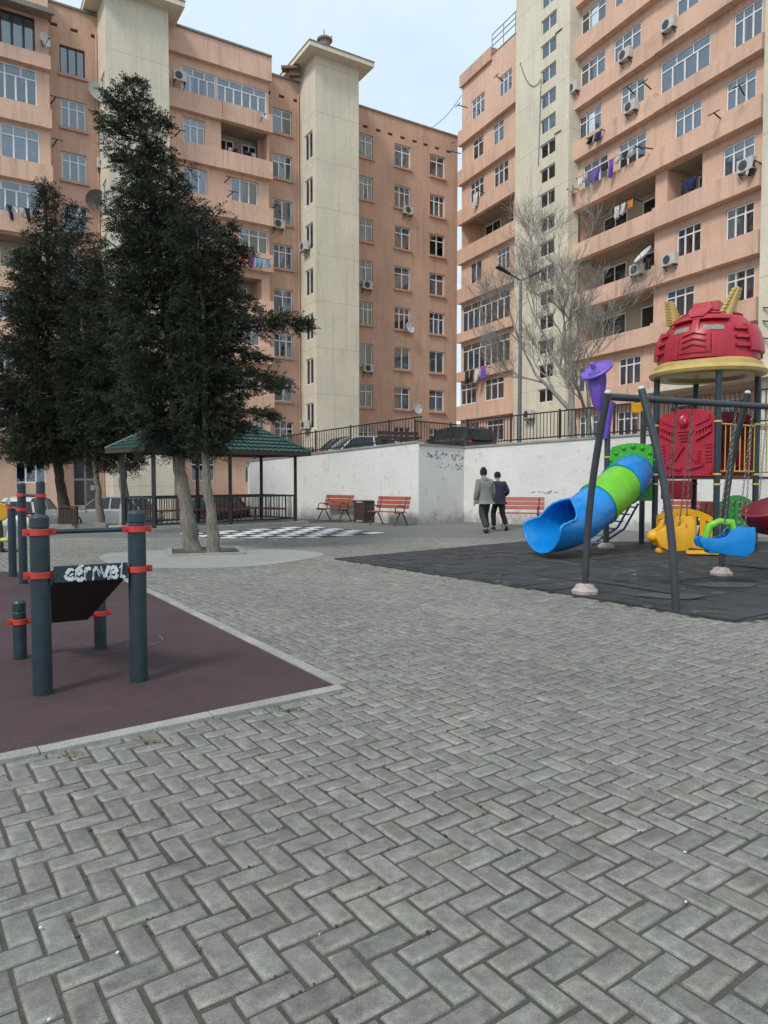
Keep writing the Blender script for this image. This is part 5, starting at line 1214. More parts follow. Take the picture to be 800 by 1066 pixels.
for p_, q_ in ((S1, S2), (S3, S4)): b = MB(); b.tube([p_ + Vector((0, 0, .2)), q_ + Vector((0, 0, .21))], .02, 8); b.build('tie_rod', m_postc, sw)
# grey worn patches where feet drag
for px, py, rx in ((700, 623, .42), (752, 611, .5)):
    c = G(px, py); b = MB(); b.add([(c.x + rx * math.cos(t) * (1 + .15 * math.sin(3 * t)), c.y + rx * .55 * math.sin(t), .0345) for t in [2 * PI * k / 24 for k in range(24)]], [tuple(range(24))]); struct(b.build('worn_rubber_patch', groundmat('worn_rubber%d' % px, (.05, .05, .052), (.085, .085, .085), 4, 60, .6)))
def chain(b, p, q, r=.011):
    L = (q - p).length; n = int(L / .05); t = (q - p).normalized(); ref = Vector((1, 0, 0)); a_ = t.cross(ref).normalized(); c_ = t.cross(a_)
    for i in range(n):
        o = p + t * (i + .5) * L / n; w_ = a_ if i % 2 else c_
        pts = [o + t * .032 * math.cos(g) + w_ * .013 * math.sin(g) for g in [2 * PI * k / 6 for k in range(7)]]; b.tube(pts, .0045, 4, False)
bl = lambda f: bmA + bdir * f
# yellow animal seat
yc = bl(.50); yc = Vector((yc.x, yc.y, 0)); ys_ = AT(702, 555, yc.y); sg = thing('toddler_swing', 'yellow animal shaped toddler swing seat hanging on chains', 'swing seat', ys_, 'swing seats')
ux_ = Vector((bdir.x, bdir.y, 0)).normalized(); uy_ = Vector((-ux_.y, ux_.x, 0))
def sidepanel(prof, c, hw_, thick, mat, nm, par, bev=.02, rot=0):
    """two-sided moulded shell: profile in the (along, z) plane, thick across"""
    b = MB(); al = Matrix.Rotation(rot, 3, 'Z') @ ux_; ac = Vector((-al.y, al.x, 0)); P_ = [c + al * x + Vector((0, 0, z)) - ac * hw_ for x, z in prof]; b.extr(P_, ac * thick); return b.build(nm, mat, par, bevel=bev, smooth=40)
R_ = R(-38)
al = Matrix.Rotation(R_, 3, 'Z') @ ux_; ac = Vector((-al.y, al.x, 0))
pf = [(x * .72, z) for x, z in [(-.40, -.05), (-.37, .05), (-.30, .06), (-.24, .10), (-.20, .18), (-.14, .20), (-.10, .13), (-.03, .10), (.06, .12), (.09, .20), (.13, .25), (.24, .26), (.30, .18), (.31, .02), (.27, -.14), (.16, -.22), (-.05, -.23), (-.22, -.2), (-.34, -.16)]]
cc = AT(703, 556, ys_.y)
for s in (-1, 1): sidepanel(pf, cc + ac * (s * .14 + .035), .07 / 2 + .0, .07, m_yel, 'side_panel', sg, .022, R_)
b = MB(); b.hexa([cc + al * x + ac * y + Vector((0, 0, z)) for z in (-.2, -.08) for x, y in ((-.16, -.12), (.17, -.12), (.17, .12), (-.16, .12))]); b.build('seat', m_yel, sg, bevel=.03)
b = MB(); b.hexa([cc + al * x + ac * y + Vector((0, 0, z)) for z in (-.1, .22) for x, y in ((.13, -.11), (.19, -.11), (.19, .11), (.13, .11))]); b.build('backrest', m_yel, sg, bevel=.02)
b = MB(); b.ball(cc + al * -.30 + Vector((0, 0, -.03)) - ac * .02, .085, .09, .085); b.ball(cc + al * -.2 + Vector((0, 0, -.23)), .06, .08, .05); b.build('head', m_yel, sg, smooth=True)
tops = [bl(.44) + Vector((0, 0, -.04)), bl(.56) + Vector((0, 0, -.04))]
for tp_, k in zip(tops, (-1, 1)):
    for s in (-1, 1): b = MB(); chain(b, tp_, cc + al * .1 * k + ac * s * .14 + Vector((0, 0, .1))); b.build('chain', m_chain, sg)
# blue seat with green back
bc_ = bl(.90); cc = AT(755, 564, S3.y - 1.0); sg = thing('bucket_swing', 'blue moulded swing seat with green handle hanging on chains', 'swing seat', cc, 'swing seats')
R2_ = R(-40); al = Matrix.Rotation(R2_, 3, 'Z') @ ux_; ac = Vector((-al.y, al.x, 0)); 
pf = [(-.38, .0), (-.37, .06), (-.28, .07), (-.14, .05), (-.02, .08), (.04, .17), (.10, .20), (.36, .22), (.37, .05), (.35, -.12), (.24, -.2), (.0, -.18), (-.2, -.13), (-.34, -.08)]
for s in (-1, 1): sidepanel(pf, cc + ac * (s * .13 + .03), .03, .06, m_blue, 'side_panel', sg, .02, R2_)
b = MB(); b.hexa([cc + al * x + ac * y + Vector((0, 0, z)) for z in (-.16, -.08) for x, y in ((-.25, -.12), (.3, -.12), (.3, .12), (-.25, .12))]); b.build('seat', m_blue, sg, bevel=.02)
b = MB(); b.tube([cc + al * -.26 + Vector((0, 0, .05)), cc + al * -.22 + Vector((0, 0, .22)), cc + al * -.08 + Vector((0, 0, .29)), cc + al * .08 + Vector((0, 0, .27)), cc + al * .12 + Vector((0, 0, .12))], [.05, .06, .05, .06, .05], 8); b.build('handle', m_greenp, sg, smooth=50)
tops = [bmE + bdir * -.1 + Vector((0, 0, -.04)), bmE + bdir * .04 + Vector((0, 0, -.04))]
for tp_, k in zip(tops, (-1, 1)):
    for s in (-1, 1): b = MB(); chain(b, tp_, cc + al * (.08 + .14 * k) + ac * s * .12 + Vector((0, 0, .1))); b.build('chain', m_chain, sg)
# dark red pod seat at the right edge
cc = AT(812, 536, 10.2); sg = thing('pod_swing', 'dark red rounded swing pod at the right edge of the picture', 'swing seat', cc, 'swing seats')
b = MB(); b.lathe([(.02, -.28), (.18, -.26), (.36, -.16), (.46, .0), (.50, .16), (.47, .17), (.42, .02), (.32, -.12), (.15, -.2), (.02, -.22)], 26, cc, (-.35, -.1, 1)); b.build('pod', m_redd, sg, smooth=True)
for s in (-1, 1): b = MB(); chain(b, bmE + bdir * (.22 + .05 * s), cc + Vector((.3 * s, 0, .2))); b.build('chain', m_chain, sg)

# climbing tower
C0 = AT(734, 500, 15.0); C0.z = 0
ro = Vector((.97, -.2, 0)); fo_ = Vector((-.2, -.97, 0)); pL, pR_, pF, pBk = C0 - ro, C0 + ro, C0 + fo_, C0 - fo_
pt = thing('play_tower', 'playground tower with red helmet roof, red panels and yellow rails', 'playground', C0)
PR = .062; RZ = 3.66
for p in (pL, pR_, pF, pBk): b = MB(); b.tube([p, p + Vector((0, 0, RZ))], PR, 14); b.build('post', m_post, pt, smooth=40)
b = MB(); b.add([p + Vector((0, 0, z)) for z in (1.52, 1.60) for p in (pL, pF, pR_, pBk)], [(0, 1, 2, 3), (4, 7, 6, 5), (0, 4, 5, 1), (1, 5, 6, 2), (2, 6, 7, 3), (3, 7, 4, 0)]); b.build('deck', M('deck_brown', (.09, .05, .035), .7), pt)
# roof ring and helmet
rc = C0 + Vector((0, 0, RZ)); 
b = MB(); b.lathe([(.74, .05), (.80, -.02), (1.02, -.03), (1.12, .0), (1.15, .06), (1.10, .12), (1.05, .15), (1.04, .22), (.97, .27), (.85, .29)], 48, rc); b.build('roof_ring', m_gold, pt, smooth=40)
face = Vector((-.62, -.78, 0)).normalized(); fs_ = Vector((-face.y, face.x, 0))   # the helmet looks to the front left
if fs_.x < 0: fs_ = -fs_
h0 = rc + Vector((0, 0, .27)); HH = 1.16
def hp(az, t, o=0.0):      # helmet surface: az from face direction (+ = towards picture right), t 0..1 upwards
    r = (.95 * (1 - t ** 2.6) ** .55) + o; r = max(r, .0)
    sq = 1 + .05 * math.cos(4 * az); d = face * math.cos(az) + fs_ * math.sin(az); return h0 + d * r * sq + Vector((0, 0, t * HH + o * .3 * t))
b = MB(); n, m_ = 64, 22
vs = [hp(2 * PI * k / n, (j / m_) * .985) for j in range(m_ + 1) for k in range(n)]
b.add(vs, [(j * n + k, j * n + (k + 1) % n, (j + 1) * n + (k + 1) % n, (j + 1) * n + k) for j in range(m_) for k in range(n)] + [tuple(range(m_ * n, (m_ + 1) * n)), tuple(range(n))[::-1]])
hel = b.build('helmet_roof', m_redp, pt, smooth=45)
def slab(b, az0, az1, t0, t1, o0, o1, na=6, ntt=4, skew=0.0, az0b=None, az1b=None):
    A0, A1_ = az0, az1; B0_, B1 = (az0b if az0b is not None else az0), (az1b if az1b is not None else az1); vs = []
    for o in (o0, o1):
        for j in range(ntt + 1):
            for i in range(na + 1):
                f = i / na; g = j / ntt; az = (A0 + (A1_ - A0) * f) * (1 - g) + (B0_ + (B1 - B0_) * f) * g
                vs.append(hp(az, t0 + (t1 - t0) * g + skew * f, o))
    q = (na + 1) * (ntt + 1); ix = lambda l, j, i: l * q + j * (na + 1) + i; fs = []
    for j in range(ntt):
        for i in range(na): fs += [(ix(1, j, i), ix(1, j, i + 1), ix(1, j + 1, i + 1), ix(1, j + 1, i)), (ix(0, j, i), ix(0, j + 1, i), ix(0, j + 1, i + 1), ix(0, j, i + 1))]
    for i in range(na): fs += [(ix(0, 0, i), ix(0, 0, i + 1), ix(1, 0, i + 1), ix(1, 0, i)), (ix(0, ntt, i), ix(1, ntt, i), ix(1, ntt, i + 1), ix(0, ntt, i + 1))]
    for j in range(ntt): fs += [(ix(0, j, 0), ix(1, j, 0), ix(1, j + 1, 0), ix(0, j + 1, 0)), (ix(0, j, na), ix(0, j + 1, na), ix(1, j + 1, na), ix(1, j, na))]
    b.add(vs, fs)
b = MB()
slab(b, -.62, .62, 0.0, .10, -.02, .05); slab(b, -.30, .30, .08, .46, -.02, .07)         # mouth guard
for k in range(3): slab(b, -.22, 0, .16 + k * .1, .20 + k * .1, .05, .10, skew=.05); slab(b, 0, .22, .21 + k * .1, .25 + k * .1, .05, .10, skew=-.05)
slab(b, -.78, -.32, .0, .40, -.02, .06); slab(b, .32, .78, .0, .40, -.02, .06)            # cheeks
slab(b, -.80, .80, .66, .74, -.02, .09, 14); slab(b, -.07, .07, .42, .70, -.02, .08)      # brow and nose
slab(b, -.14, .14, .70, .985, -.02, .12, az0b=-.5, az1b=.5)                                 # forehead crest
for s in (-1, 1):
    for q in ((1.15, 2.0, .12, .58, .08), (1.9, 2.5, .05, .5, .08)): slab(b, s * q[0], s * q[1], q[2], q[3], -.02, q[4])
    for k in range(3): slab(b, s * .85, s * 1.4, .18 + k * .15, .23 + k * .15, -.02, .06)
    for k in range(2): slab(b, s * .2, s * 2.4, .80 + k * .07, .83 + k * .07, -.02, .03, 16, 1)
b.build('helmet_ribs', m_redp, hel, bevel=.008, smooth=30)
for s in (-1, 1):
    b = MB(); slab(b, s * .13, s * .62, .47, .56, -.05, .012, 8, 2, 0, s * .15, s * .60); b.build('eye_slot', M('eye_grey', (.26, .24, .2), .7, .3, 12), hel)
b = MB(); tc_ = h0 + Vector((0, 0, HH * .97)); u1, u2 = face, fs_
b.hexa([tc_ + u1 * i * .26 + u2 * j * .24 + Vector((0, 0, -.12)) for i, j in ((-1, -1), (1, -1), (1, 1), (-1, 1))] + [tc_ + u1 * i * .22 + u2 * j * .27 + Vector((0, 0, .13)) for i, j in ((-1, -1), (1, -1), (1, 1), (-1, 1))])
b.hexa([tc_ + u1 * (i * .1 + .3) + u2 * j * .14 + Vector((0, 0, -.3)) for i, j in ((-1, -1), (1, -1), (1, 1), (-1, 1))] + [tc_ + u1 * (i * .1 + .18) + u2 * j * .12 + Vector((0, 0, .1)) for i, j in ((-1, -1), (1, -1), (1, 1), (-1, 1))])
b.build('crest', m_redp, hel, bevel=.03)
for (x0, y0, x1, y1, dy) in ((703, 340, 697, 314, .1), (755, 332, 768, 299, -.5)):
    p, q = AT(x0, y0, 15 + dy), AT(x1, y1, 15 + dy - .05); t_ = (q - p).normalized(); q = q - t_ * .0; b = MB(); sd_ = Vector((1, .3, 0)).normalized(); dp_ = sd_.cross(t_).normalized()
    for k in range(9):
        f0, f1 = k / 9, (k + .8) / 9; w0, w1 = .19 - .11 * f0, .19 - .11 * f1; a_, c_ = p.lerp(q, f0), p.lerp(q, f1)
        b.hexa([a_ + sd_ * i * w0 + dp_ * j * .05 for i, j in ((-1, -1), (1, -1), (1, 1), (-1, 1))] + [c_ + sd_ * i * w1 + dp_ * j * .05 for i, j in ((-1, -1), (1, -1), (1, 1), (-1, 1))])
    b.tube([p - t_ * .1, q], [.12, .06], 8); b.build('horn', m_gold, hel)
# relief panels
def relief(p, q, z0, z1, nm='panel', par=None, mat=None):
    u_ = (q - p); L = u_.length; u_ = u_.normalized(); nn = Vector((u_.y, -u_.x, 0)); nn = nn if nn.y < 0 else -nn; H_ = z1 - z0
    W2 = lambda x, z, d=0: p + u_ * (x * L) + nn * d + Vector((0, 0, z0 + z * H_))
    b = MB(); out_ = [(.0, 0), (1, 0), (1, .86), (.92, .93), (.7, .985), (.5, 1), (.3, .985), (.08, .93), (0, .86)]
    b.extr([W2(x, z, -.03) for x, z in out_], nn * .06); o = b.build(nm, mat or m_redp, par, bevel=.012)
    b = MB()
    def bx_(x0, x1, z0_, z1_, d=.05, sk=0): b.hexa([W2(x0, z0_, .028), W2(x1, z0_ + sk, .028), W2(x1, z0_ + sk, .03 + d), W2(x0, z0_, .03 + d), W2(x0, z1_, .028), W2(x1, z1_ + sk, .028), W2(x1, z1_ + sk, .03 + d), W2(x0, z1_, .03 + d)])
    b.ball(W2(.5, .82, .03), .15, .06, .15); b.ball(W2(.5, .8, .06), .07, .07, .09)
    for s in (-1, 1):
        g = lambda x: .5 + s * x
        bx_(g(.18), g(.42), .74, .82, .03, .08); bx_(g(.2), g(.46), .52, .56, .05, .12); bx_(g(.2), g(.46), .64, .67, .05, .1)
        for k in range(4): bx_(g(.24 + k * .05), g(.26 + k * .05), .55 + k * .025, .66 + k * .02, .035)
        for k in range(6): bx_(g(.36), g(.47), .46 - k * .05, .48 - k * .05, .025)
        for k in range(7): bx_(g(.21), g(.28), .36 - k * .035, .38 - k * .035, .03)
        bx_(g(.02), g(.2), .42, .45, .04, -.22); bx_(g(.06), g(.33), .09, .13, .04, .06); bx_(g(.43), g(.48), .05, .15, .03)
    for k in range(4): bx_(.36 + k * .02, .64 - k * .02, .66 - k * .045, .68 - k * .045, .035)
    b.build('relief', mat or m_redp, o, bevel=.004); return o
relief(pL.lerp(pF, .06), pL.lerp(pF, .96), 1.58, 2.96, 'panel', pt)
relief(pBk.lerp(pR_, .05), pBk.lerp(pR_, .95), 1.6, 2.98, 'panel', pt, m_redd)
b = MB(); b.extr([pL.lerp(pF, x) + Vector((0, 0, z)) for x, z in ((.1, 1.1), (.62, 1.1), (.62, 1.5), (.1, 1.5))], (.02, .03, 0)); b.build('lower_panel', m_redd, pt, bevel=.008)
def yrail(p, q, z0, z1, nb_, par):
    b = MB(); 
    for z in (z0, z1): b.tube([p + Vector((0, 0, z)), q + Vector((0, 0, z))], .017, 8)
    for i in range(nb_): c_ = p.lerp(q, (i + .5) / nb_); b.tube([c_ + Vector((0, 0, z0)), c_ + Vector((0, 0, z1))], .011, 6)
    return b.build('railing', m_yelm, par)
yrail(pF, pR_, 1.68, 2.62, 8, pt); e1_ = pR_ + Vector((2.0, -.5, 0)); e2_ = pR_ + Vector((2.0, -.5, 0)); yrail(pR_, e1_, 1.68, 2.62, 12, pt)
yrail(pBk, pBk + Vector((2.0, -.5, 0)), 1.68, 2.62, 12, pt)
b = MB(); b.hexa([p + Vector((0, 0, z)) for z in (1.52, 1.58) for p in (pR_, e1_, pBk + Vector((2.0, -.5, 0)), pBk)]); b.build('walkway', M('deck_brown', (.09, .05, .035)), pt)
for k, (a_, c_) in enumerate(((pR_, 0), (pF, 0), (pL, 0), (pBk, 0))):
    for z in (1.62, 2.66, 1.42): 
        b = MB(); b.lathe([(PR + .003, -.02), (PR + .014, -.016), (PR + .014, .016), (PR + .003, .02)], 16, a_ + Vector((0, 0, z))); b.build('collar', m_yelm, pt)
# slotted low panels between the posts
def slotted(p, q, zb_, zt__, n_, mat, nm, par, arch=.25):
    u_ = (q - p); L = u_.length; u_ = u_.normalized(); nn = Vector((u_.y, -u_.x, 0)); b = MB(); K = 24
    top = lambda x: zt__ - arch * (2 * x - 1) ** 2
    def cell(x0, x1, z0f, z1f): b.hexa([p + u_ * x0 * L - nn * .02 + Vector((0, 0, z0f(x0))), p + u_ * x1 * L - nn * .02 + Vector((0, 0, z0f(x1))), p + u_ * x1 * L + nn * .02 + Vector((0, 0, z0f(x1))), p + u_ * x0 * L + nn * .02 + Vector((0, 0, z0f(x0))), p + u_ * x0 * L - nn * .02 + Vector((0, 0, z1f(x0))), p + u_ * x1 * L - nn * .02 + Vector((0, 0, z1f(x1))), p + u_ * x1 * L + nn * .02 + Vector((0, 0, z1f(x1))), p + u_ * x0 * L + nn * .02 + Vector((0, 0, z1f(x0)))])
    for k in range(K): cell(k / K, (k + 1) / K, lambda x: top(x) - .12, top); cell(k / K, (k + 1) / K, lambda x: zb_, lambda x: zb_ + .14)
    for k in range(n_ + 1): x0 = k / (n_ + .55); cell(x0, x0 + .55 / (n_ + .55), lambda x: zb_ + .14, lambda x: top(x) - .12)
    return b.build(nm, mat, par)
slotted(pL + Vector((0, 0, 0)), pF, .12, .92, 6, m_yel, 'slotted_panel', pt, .2); slotted(pF, pR_, .12, 1.2, 6, m_greend, 'slotted_panel', pt, .22)
b = MB(); a_ = pL.lerp(pF, .75) + Vector((-.2, -.35, 0)); b.hexa([a_ + Vector((x, y, z)) for z, w_ in ((.05, .0), (.10, .0)) for x, y in ((-.25, -.1), (.45, -.25), (.45, .2), (-.1, .3))]); b.build('step', m_yel, pt, bevel=.015)
# slide unit
sA, sB_ = G(631, 571.5), pL; 
pg = thing('tube_slide', 'blue and green tube slide with green arch panel and purple top piece', 'slide', sA)
sC = AT(669, 500, 16.4); sC.z = 0
b = MB(); b.tube([sA, sA + Vector((0, 0, AT(631, 442, sA.y).z))], PR, 14); ps = b.build('post', m_postc, pg, smooth=40); b = MB(); b.lathe([(.18, .015), (.19, .06), (.15, .1), (.08, .14), (.02, .14)], 10, sA); b.build('foot', m_foot, ps)
b = MB(); b.tube([sC, Vector((sC.x, sC.y, AT(669, 428, sC.y).z))], PR, 14); b.build('post', m_postc, pg, smooth=40)
cz_ = AT(665, 424, sC.y); b = MB(); b.extr([cz_ + Vector((x, 0, z)) for x, z in ((-.13, -.12), (.13, -.16), (.15, .0), (.1, .12), (-.1, .1), (-.16, .18), (-.14, .0))], (0, .1, 0)); b.build('yellow_knob', m_yel, pg, bevel=.02)
# green arch panel
u_ = (pL - sA); L = u_.length; u_.normalize(); nn = Vector((u_.y, -u_.x, 0)); nn = nn if nn.y < 0 else -nn; z0_, z1_ = 1.06, 2.02
cen = sA + u_ * L * .53; CR = .435; czc = AT(657, 494, cen.y).z
b = MB(); K = 40; outer = []; inner = []
def toward(a):  # rounded square outline with an arched top
    c_, s_ = math.cos(a), math.sin(a); w2 = L * .48; hb = czc - 1.06; ht = 2.30 - czc
    k = min(w2 / max(abs(c_), 1e-6), (hb if s_ < 0 else ht * (1 - .35 * c_ * c_)) / max(abs(s_), 1e-6)); return Vector((c_ * k, s_ * k))
Pn = lambda x, z, d: cen + u_ * x + nn * d + Vector((0, 0, czc + z))
for k in range(K): a_ = 2 * PI * k / K; q_ = toward(a_); outer.append(q_); inner.append(Vector((math.cos(a_), math.sin(a_))) * CR)
for k in range(K):
    k2 = (k + 1) % K; o0, o1, i0, i1 = outer[k], outer[k2], inner[k], inner[k2]
    b.add([Pn(*i0, -.03), Pn(*i1, -.03), Pn(*o1, -.03), Pn(*o0, -.03), Pn(*i0, .03), Pn(*i1, .03), Pn(*o1, .03), Pn(*o0, .03)], [(4, 5, 6, 7), (0, 3, 2, 1), (3, 7, 6, 2), (0, 1, 5, 4)])
for k in range(9):
    a_ = R(15 + k * 18.7); rr_ = CR + .1 + .07 * math.sin(a_) ** 2; b.ball(Pn(math.cos(a_) * rr_ * .98, math.sin(a_) * rr_, .035), .035 + .02 * math.sin(a_) ** 4, n=10, m=6)
b.build('arch_panel', m_greend if False else M('arch_green', (.045, .36, .02), .38, .15, 4), pg)
# tube along a bent axis
ax0 = Pn(0, 0, .03); ax3 = AT(596, 546, 13.75); ax1 = ax0 + nn * .45 + Vector((-.08, 0, -.08)); 
def bez(t): 
    p0, p1, p2, p3 = ax0, ax0 + nn * .75 + Vector((-.1, 0, -.06)), ax3 + Vector((.75, .55, .42)), ax3; return p0 * (1 - t) ** 3 + p1 * 3 * t * (1 - t) ** 2 + p2 * 3 * t * t * (1 - t) + p3 * t ** 3
def tubeseg(t0, t1, mat, nm, par, r=CR, n=28, m_=12, flare=False):
    b = MB(); pts = [bez(t0 + (t1 - t0) * k / m_) for k in range(m_ + 1)]; vs = []; fs = []
    for layer, rad in enumerate((r, r - .025)):
        for k in range(m_ + 1):
            tt = t0 + (t1 - t0) * k / m_; tan = (bez(min(1, tt + .01)) - bez(tt - .01)).normalized(); sx = tan.cross(Vector((0, 0, 1))).normalized(); uz = sx.cross(tan)
            for i in range(n): a_ = 2 * PI * i / n; vs.append(pts[k] + (sx * math.cos(a_) + uz * math.sin(a_)) * rad)
    off_ = (m_ + 1) * n
    for k in range(m_):
        for i in range(n): 
            j = (i + 1) % n; fs.append((k * n + i, k * n + j, (k + 1) * n + j, (k + 1) * n + i)); fs.append((off_ + k * n + i, off_ + (k + 1) * n + i, off_ + (k + 1) * n + j, off_ + k * n + j))
    for e_ in (0, m_):
        for i in range(n): j = (i + 1) % n; fs.append((e_ * n + i, off_ + e_ * n + i, off_ + e_ * n + j, e_ * n + j))
    b.add(vs, fs); return b.build(nm, mat, par, smooth=50)
tubeseg(.0, .36, m_blue, 'tube_section', pg); tubeseg(.365, .70, m_greenp, 'tube_section', pg); tubeseg(.705, .862, m_blue, 'tube_section', pg)
for t_ in (.3625, .7025):
    tubeseg(t_ - .012, t_ + .012, m_greenp if t_ > .5 else m_blue, 'flange', pg, CR + .03, m_=2)
# open mouth: the closed tube opens into a long shallow trough with a rolled rim
b = MB(); t0 = .855; tan = (bez(.87) - bez(.845)).normalized(); p0 = bez(t0); dh0 = Vector((tan.x, tan.y, 0)).normalized(); nS, nA = 22, 30; Ls = 1.12
rows_ = []; zb0 = p0.z - CR * math.hypot(tan.x, tan.y)
for k in range(nS + 1):
    f = k / nS; yaw = -.25 * f; dh = Matrix.Rotation(yaw, 3, 'Z') @ dh0; e_ = 1 - (1 - f) ** 2
    slope = tan.z * 1.15 * (1 - min(1, f * 1.25)); tv = (dh + Vector((0, 0, slope))).normalized(); sx_ = tv.cross(Vector((0, 0, 1))).normalized(); uz_ = sx_.cross(tv)
    if k == 0: cen_ = p0.copy()
    else: cen_ = cen_ + tv * (Ls / nS)
    Hf = PI if f < .27 else PI - (PI - R(88)) * min(1, (f - .27) / .6)
    Hf -= R(11) * math.sin(max(0, f - .5) * 12) if f > .5 else 0
    Rr = CR * (1 + .16 * f); lift = max(0, .06 + .06 * f * f - (cen_.z - Rr)); row = []
    for layer in (0, 1):
        for i in range(nA + 1):
            ph = -Hf + 2 * Hf * i / nA; p_ = cen_ + sx_ * math.sin(ph) * (Rr - .02 * layer) * (1 + .26 * f) - uz_ * math.cos(ph) * (Rr - .02 * layer); p_.z += lift
            row.append(p_)
    rows_.append(row)
w2_ = 2 * (nA + 1); vs = [p for row in rows_ for p in row]; fs = []
for k in range(nS):
    for i in range(nA):
        a0 = k * w2_ + i; fs.append((a0, a0 + 1, a0 + w2_ + 1, a0 + w2_)); a1 = a0 + nA + 1; fs.append((a1, a1 + w2_, a1 + w2_ + 1, a1 + 1))
b.add(vs, fs); ks = int(.27 * nS) + 1
rimp = [rows_[k][0] for k in range(ks, nS + 1)] + [rows_[nS][i] for i in range(1, nA)] + [rows_[k][nA] for k in range(nS, ks - 1, -1)]
b.tube(rimp + [rimp[0]], .026, 8, False); b.build('mouth', m_blue, pg, smooth=60)
# bolts round the tube
b = MB()
for k in range(10):
    a_ = 2 * PI * k / 10 + .2; b.ball(Pn(math.cos(a_) * (CR + .045), math.sin(a_) * (CR + .045), .04), .014, n=8, m=5)
b.build('bolt', m_white2, pg)
# blue ladder behind
b = MB(); l0, l1 = AT(661, 524, 15.9), AT(632, 565, 15.9); l1.z = .02
for s in (-.22, .22): o_ = Vector((0, s, 0)); b.tube([l0 + o_, l0.lerp(l1, .5) + o_ + Vector((0, 0, -.08)), l1 + o_ + Vector((-.3, 0, 0))], .025, 8)
for k in range(6): f = (k + .5) / 6; c_ = l0.lerp(l1, f) + Vector((-.3 * f, 0, 0)); b.tube([c_ + Vector((0, -.22, 0)), c_ + Vector((0, .22, 0))], .02, 6); b.tube([c_ + Vector((-.25, .1, 0)), c_ + Vector((.1, -.1, 0))], .015, 6)
b.build('ladder', m_blued, pg)
for z in (1.15, 2.0): b = MB(); b.lathe([(PR + .003, -.02), (PR + .014, -.016), (PR + .014, .016), (PR + .003, .02)], 16, sA + Vector((0, 0, z))); b.build('collar', m_yelm, pg)
b = MB(); b.extr([pL.lerp(sC, f) + Vector((0, 0, z)) for f, z in ((.1, 1.1), (.9, 1.1), (.9, 2.3), (.1, 2.3))], (.04, 0, 0)); b.build('brown_panel', M('deck_brown', (.09, .05, .035)), pg)
# purple piece
pc_ = AT(629, 452, sA.y); pd = AT(622, 386, sA.y); b = MB()
b.tube([pc_ - Vector((0, 0, .1)), pc_ + Vector((0, 0, .1)), AT(631, 432, sA.y), AT(632, 418, sA.y)], [.10, .13, .14, .15], 14)
b.tube([AT(624, 428, sA.y), AT(623, 420, sA.y), AT(622, 398, sA.y), AT(621, 388, sA.y)], [.04, .13, .20, .20], 6)
axp = Vector((-.52, -.34, .78)).normalized(); b.lathe([(.02, -.04), (.30, -.04), (.355, -.01), (.36, .03), (.33, .05), (.30, .03), (.05, .03), (.0, .03)], 30, pd, axp)
b.lathe([(.06, 0), (.06, .12), (.045, .14), (.0, .14)], 12, pd + Vector((-.08, -.03, .05)), axp); b.lathe([(.03, .02), (.12, .02), (.13, .05), (.10, .055), (.03, .05)], 14, pd + Vector((.12, -.03, .01)), axp)
b.build('purple_spout', m_pur, pg, smooth=40)

